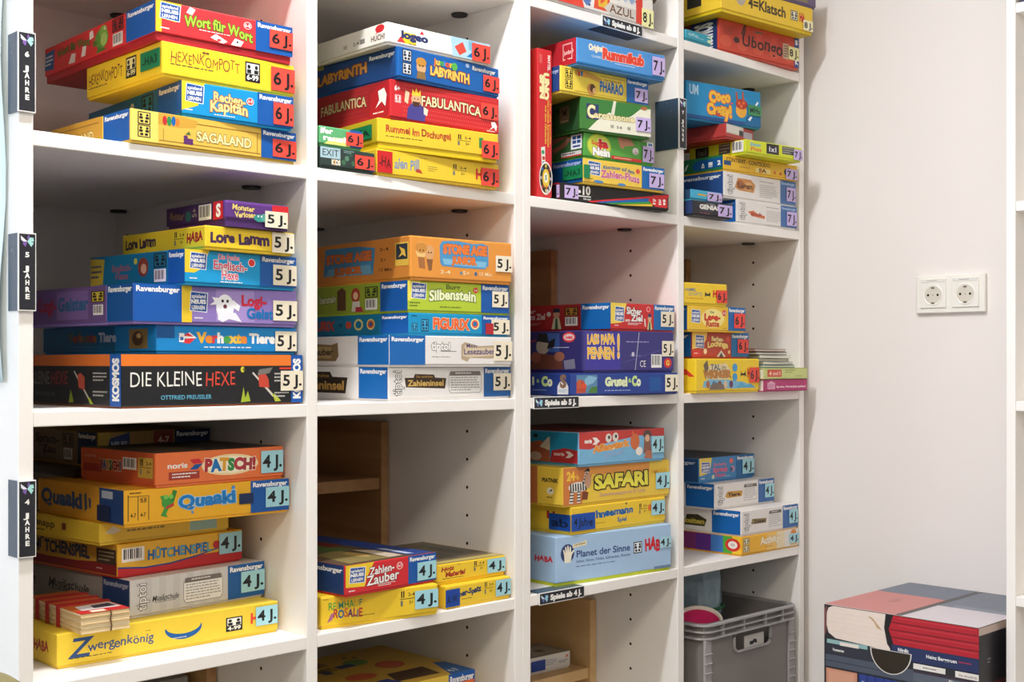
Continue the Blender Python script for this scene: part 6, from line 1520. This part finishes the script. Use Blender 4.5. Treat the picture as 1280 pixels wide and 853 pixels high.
paint(mb, Fc['S'], [
    R(.0, 0, 1, 1, '#2a2a30'),
    PG([(.015, cmv(1.6)), (.03, cmv(.5)), (.06, cmv(.1)), (.45, cmv(.1)), (.43, cmv(2.4)), (.445, cmv(4.6)), (.45, cmv(6.2)), (.3, cmv(5.9)), (.08, cmv(5.6)), (.03, cmv(4.8)), (.015, cmv(3.4))], '#e8d8cc'),
    PG([(.3, cmv(.9)), (.33, cmv(1.0)), (.4, cmv(3.0)), (.36, cmv(2.6)), (.34, cmv(1.7))], '#c0a07a'), [R(.05, cmv(1.2 + .8 * i), .42, cmv(1.24 + .8 * i), '#d9c6b8') for i in range(5)],
    PG([(.0, cmv(1)), (.012, cmv(.3)), (.02, cmv(.2)), (.015, cmv(4.6)), (.0, cmv(5.8))], '#7a4a48'),
    PG([(.45, cmv(.1)), (1, cmv(.1)), (1, cmv(4.9)), (.46, cmv(4.9)), (.425, cmv(2.4))], '#b3202e'), [R(.45, cmv(1.2 + 1.22 * i), 1, cmv(1.34 + 1.22 * i), '#5c1420') for i in range(3)], [R(.5, cmv(.4 + 1.22 * i), .99, cmv(.5 + 1.22 * i), '#c9404a') for i in range(4)],
    PG([(.42, cmv(.1)), (.47, cmv(.1)), (.44, cmv(2.5)), (.47, cmv(4.7)), (.47, cmv(6.4)), (.43, cmv(5.0)), (.41, cmv(2.4))], '#1f1c20'),
    R(.46, cmv(7.3), 1, cmv(4.95), BLUE), X('Nördlic', .5, cmv(5.9), .57, cmv(5.35), WH, b=.03), X('Heinz Berggruen', .68, cmv(6.2), .87, cmv(5.65), WH, b=.02), LN(.88, cmv(6.2), .99, cmv(5.7), 1, '#a8304a'), R(.46, cmv(7.35), 1, cmv(7.2), '#1a1c2c'),
    R(.02, cmv(6.6), .3, cmv(5.9), '#8fb4b4'), R(.11, cmv(6.7), .24, cmv(6.1), '#e6dcd2'), R(.01, cmv(8.4), .33, cmv(6.75), '#31333f'), X('Vegetarien', .06, cmv(7.8), .14, cmv(7.35), WH, b=.02),
    R(.6, cmv(8.3), .8, cmv(7.4), '#e4dfd8'), LN(.66, cmv(8.1), .78, cmv(7.7), 1, '#6a625a'), R(.86, cmv(8.4), 1, cmv(7.4), '#e4dfd8'), X('Von Amond bis', .88, cmv(8.15), .99, cmv(7.75), '#7a5a4a', b=.01),
    R(.45, cmv(9.0), 1, cmv(8.4), '#3a2f3a'), R(.6, cmv(10.4), 1, cmv(8.9), SLATE), X('Dieter', .82, cmv(9.6), .9, cmv(9.1), WH, b=.02),
    R(.01, cmv(10.6), .6, cmv(8.5), GRB), R(.01, cmv(9.7), .5, cmv(9.5), '#3a404c'),
    R(.015, cmv(15.5), .23, cmv(10.9), '#c98a70'), R(.03, cmv(15.2), .21, cmv(11.2), '#d19a80'), R(.24, cmv(16), .62, cmv(10.9), '#2b3f86'), [R(.24 + .055 * i, cmv(16), .245 + .055 * i, cmv(10.9), '#16214c') for i in range(7)], [E(.27 + .11 * i, cmv(12.6), .014, .02, '#8fa4c8', 12) for i in range(4)],
    R(.62, cmv(12.8), .7, cmv(10.6), '#5a5a5e'), R(.7, cmv(12.4), .9, cmv(10.5), '#a3b4c6'), R(.9, cmv(12.4), 1, cmv(10.4), '#6d7c90'), R(.62, cmv(15), 1, cmv(12.6), '#2c3d6e'), X('Lexikon', .68, cmv(14.2), .86, cmv(13.4), WH, b=.02),
    [R(.01, cmv(18.2 + 2.4 * i), .99, cmv(16.2 + 2.4 * i), c) for i, c in enumerate(['#7a2a34', '#c9bfae', '#3a4a5c', '#8a6a4a', '#2a2c38', '#a8a298', '#4a3038'])],
    PG(hole2, '#d9d2ca'), PG(hole, '#2b2318')])  # hand hole: dark fill painted for its shaded inside, no opening cut
paint(mb, Fc['F'], [
    R(.0, 0, 1, 1, '#1d1a20'), R(.0, cmv(1.3), 1, cmv(.1), '#cbb6aa'), R(.01, cmv(9.4), 1, cmv(1.4), '#19171c'), [E(.4 + .1 * i, cmv(3 + (i * 7) % 4), .05, .03, '#24212a', 10) for i in range(5)], X('BERLIN', .60, cmv(6.8), .70, cmv(2.2), '#4a484e', b=.03, rot=-90), LN(.1, cmv(6.2), .14, cmv(5.2), 2, '#9a98a0'),
    R(.0, cmv(10.4), 1, cmv(9.3), '#5a2226'), R(.0, cmv(13.6), 1, cmv(10.4), '#a87f74'), [R(.0, cmv(11 + .7 * i), 1, cmv(11.06 + .7 * i), '#946a60') for i in range(4)], R(.0, cmv(19), 1, cmv(13.7), '#d8cfc4'), R(.0, 0, 1, cmv(19), '#3c3a44')])
mb.build('body', ab)
for nm, y0_, y1_, items in (('far', .12, ad / 2, [R(.0, .0, .6, 1, '#c47b76'), R(.6, .0, 1, 1, '#687081'), X('Porträt', .32, .42, .46, .52, '#8a5654', b=.0, rot=-90), R(.0, .0, 1, .03, '#2a2428')]),
                            ('near', -ad / 2, -.12, [R(.0, .0, .42, 1, '#cfc6cc'), R(.42, .0, 1, 1, '#6a7280'), R(.42, .1, .5, .8, '#7c8492'), R(.0, .96, 1, 1, '#33333a')])):
    mb = MB()
    mb.box(-aw / 2, aw / 2, y0_, y1_, ah - .4, ah - .03, ink('#d8d2cb'), bev=.06)
    f = Face((-aw / 2, y0_, ah - .03), (aw, 0, 0), (0, y1_ - y0_, 0), (0, 0, 1))
    paint(mb, f, [R(.006, .01, .994, .99, '#d8d2cb')] + items)
    fl = mb.build('lid_flap', ab)
    fl['label'] = 'pink and grey printed flap' if nm == 'far' else 'pale and grey printed flap'

lc = thing('low_cabinet', ((AX0 + AX1) / 2, (AY0 + AY1) / 2, ZF), 0, 'low white cabinet under the book-print box', 'cabinet')
mb = MB()
mb.box(-14.6, 14.6, -13.6, 13.6, 0.01, AZ0 - ZF - .02, M_SHELF, bev=.15)
mb.build('body', lc)
mb = MB()
mb.box(-15.3, -14.6, -13.3, 13.3, 3, AZ0 - ZF - 1.2, M_SHELF, bev=.1)
dr = mb.build('door', lc)
mb = MB()
mb.tube([(-15.3, -10, 46), (-17, -10, 46), (-17, -10, 56), (-15.3, -10, 56)], .4, mat('brushed_steel', '#b8b8b8', rough=.3, metal=1), n=8)
mb.build('handle', dr)

# ---------------------------------------------------------------- upholstered chair whose back just enters the frame
ch = thing('upholstered_chair', (-41.0, -31, ZF), 0, 'olive fabric chair, its rounded back just showing beside the bookcase', 'chair')
M_OL = mat('olive_fabric', '#7d7550', rough=.95, noise=.18, scale=160, bump=.4)
M_LEG = mat('dark_wood_leg', '#4a3524', rough=.5)
top_h = 143 - 26.6
mb = MB()
mb.box(-27, 27.2, -4.5, 4.5, 46, top_h, M_OL, bev=4.0, seg=6)
mb.build('backrest', ch, smooth=True)
mb = MB()
mb.box(-26, 26, -48, -3.5, 34, 47, M_OL, bev=3.5, seg=5)
mb.build('seat', ch, smooth=True)
for sx_ in (-1, 1):
    for y in (-43, 0):
        mb = MB()
        mb.tube([(sx_ * 22, y, 0.01), (sx_ * 21, y, 36)], 1.8, M_LEG, n=10)
        mb.build('leg', ch, smooth=False)

bpy.data.objects.remove(_fo)
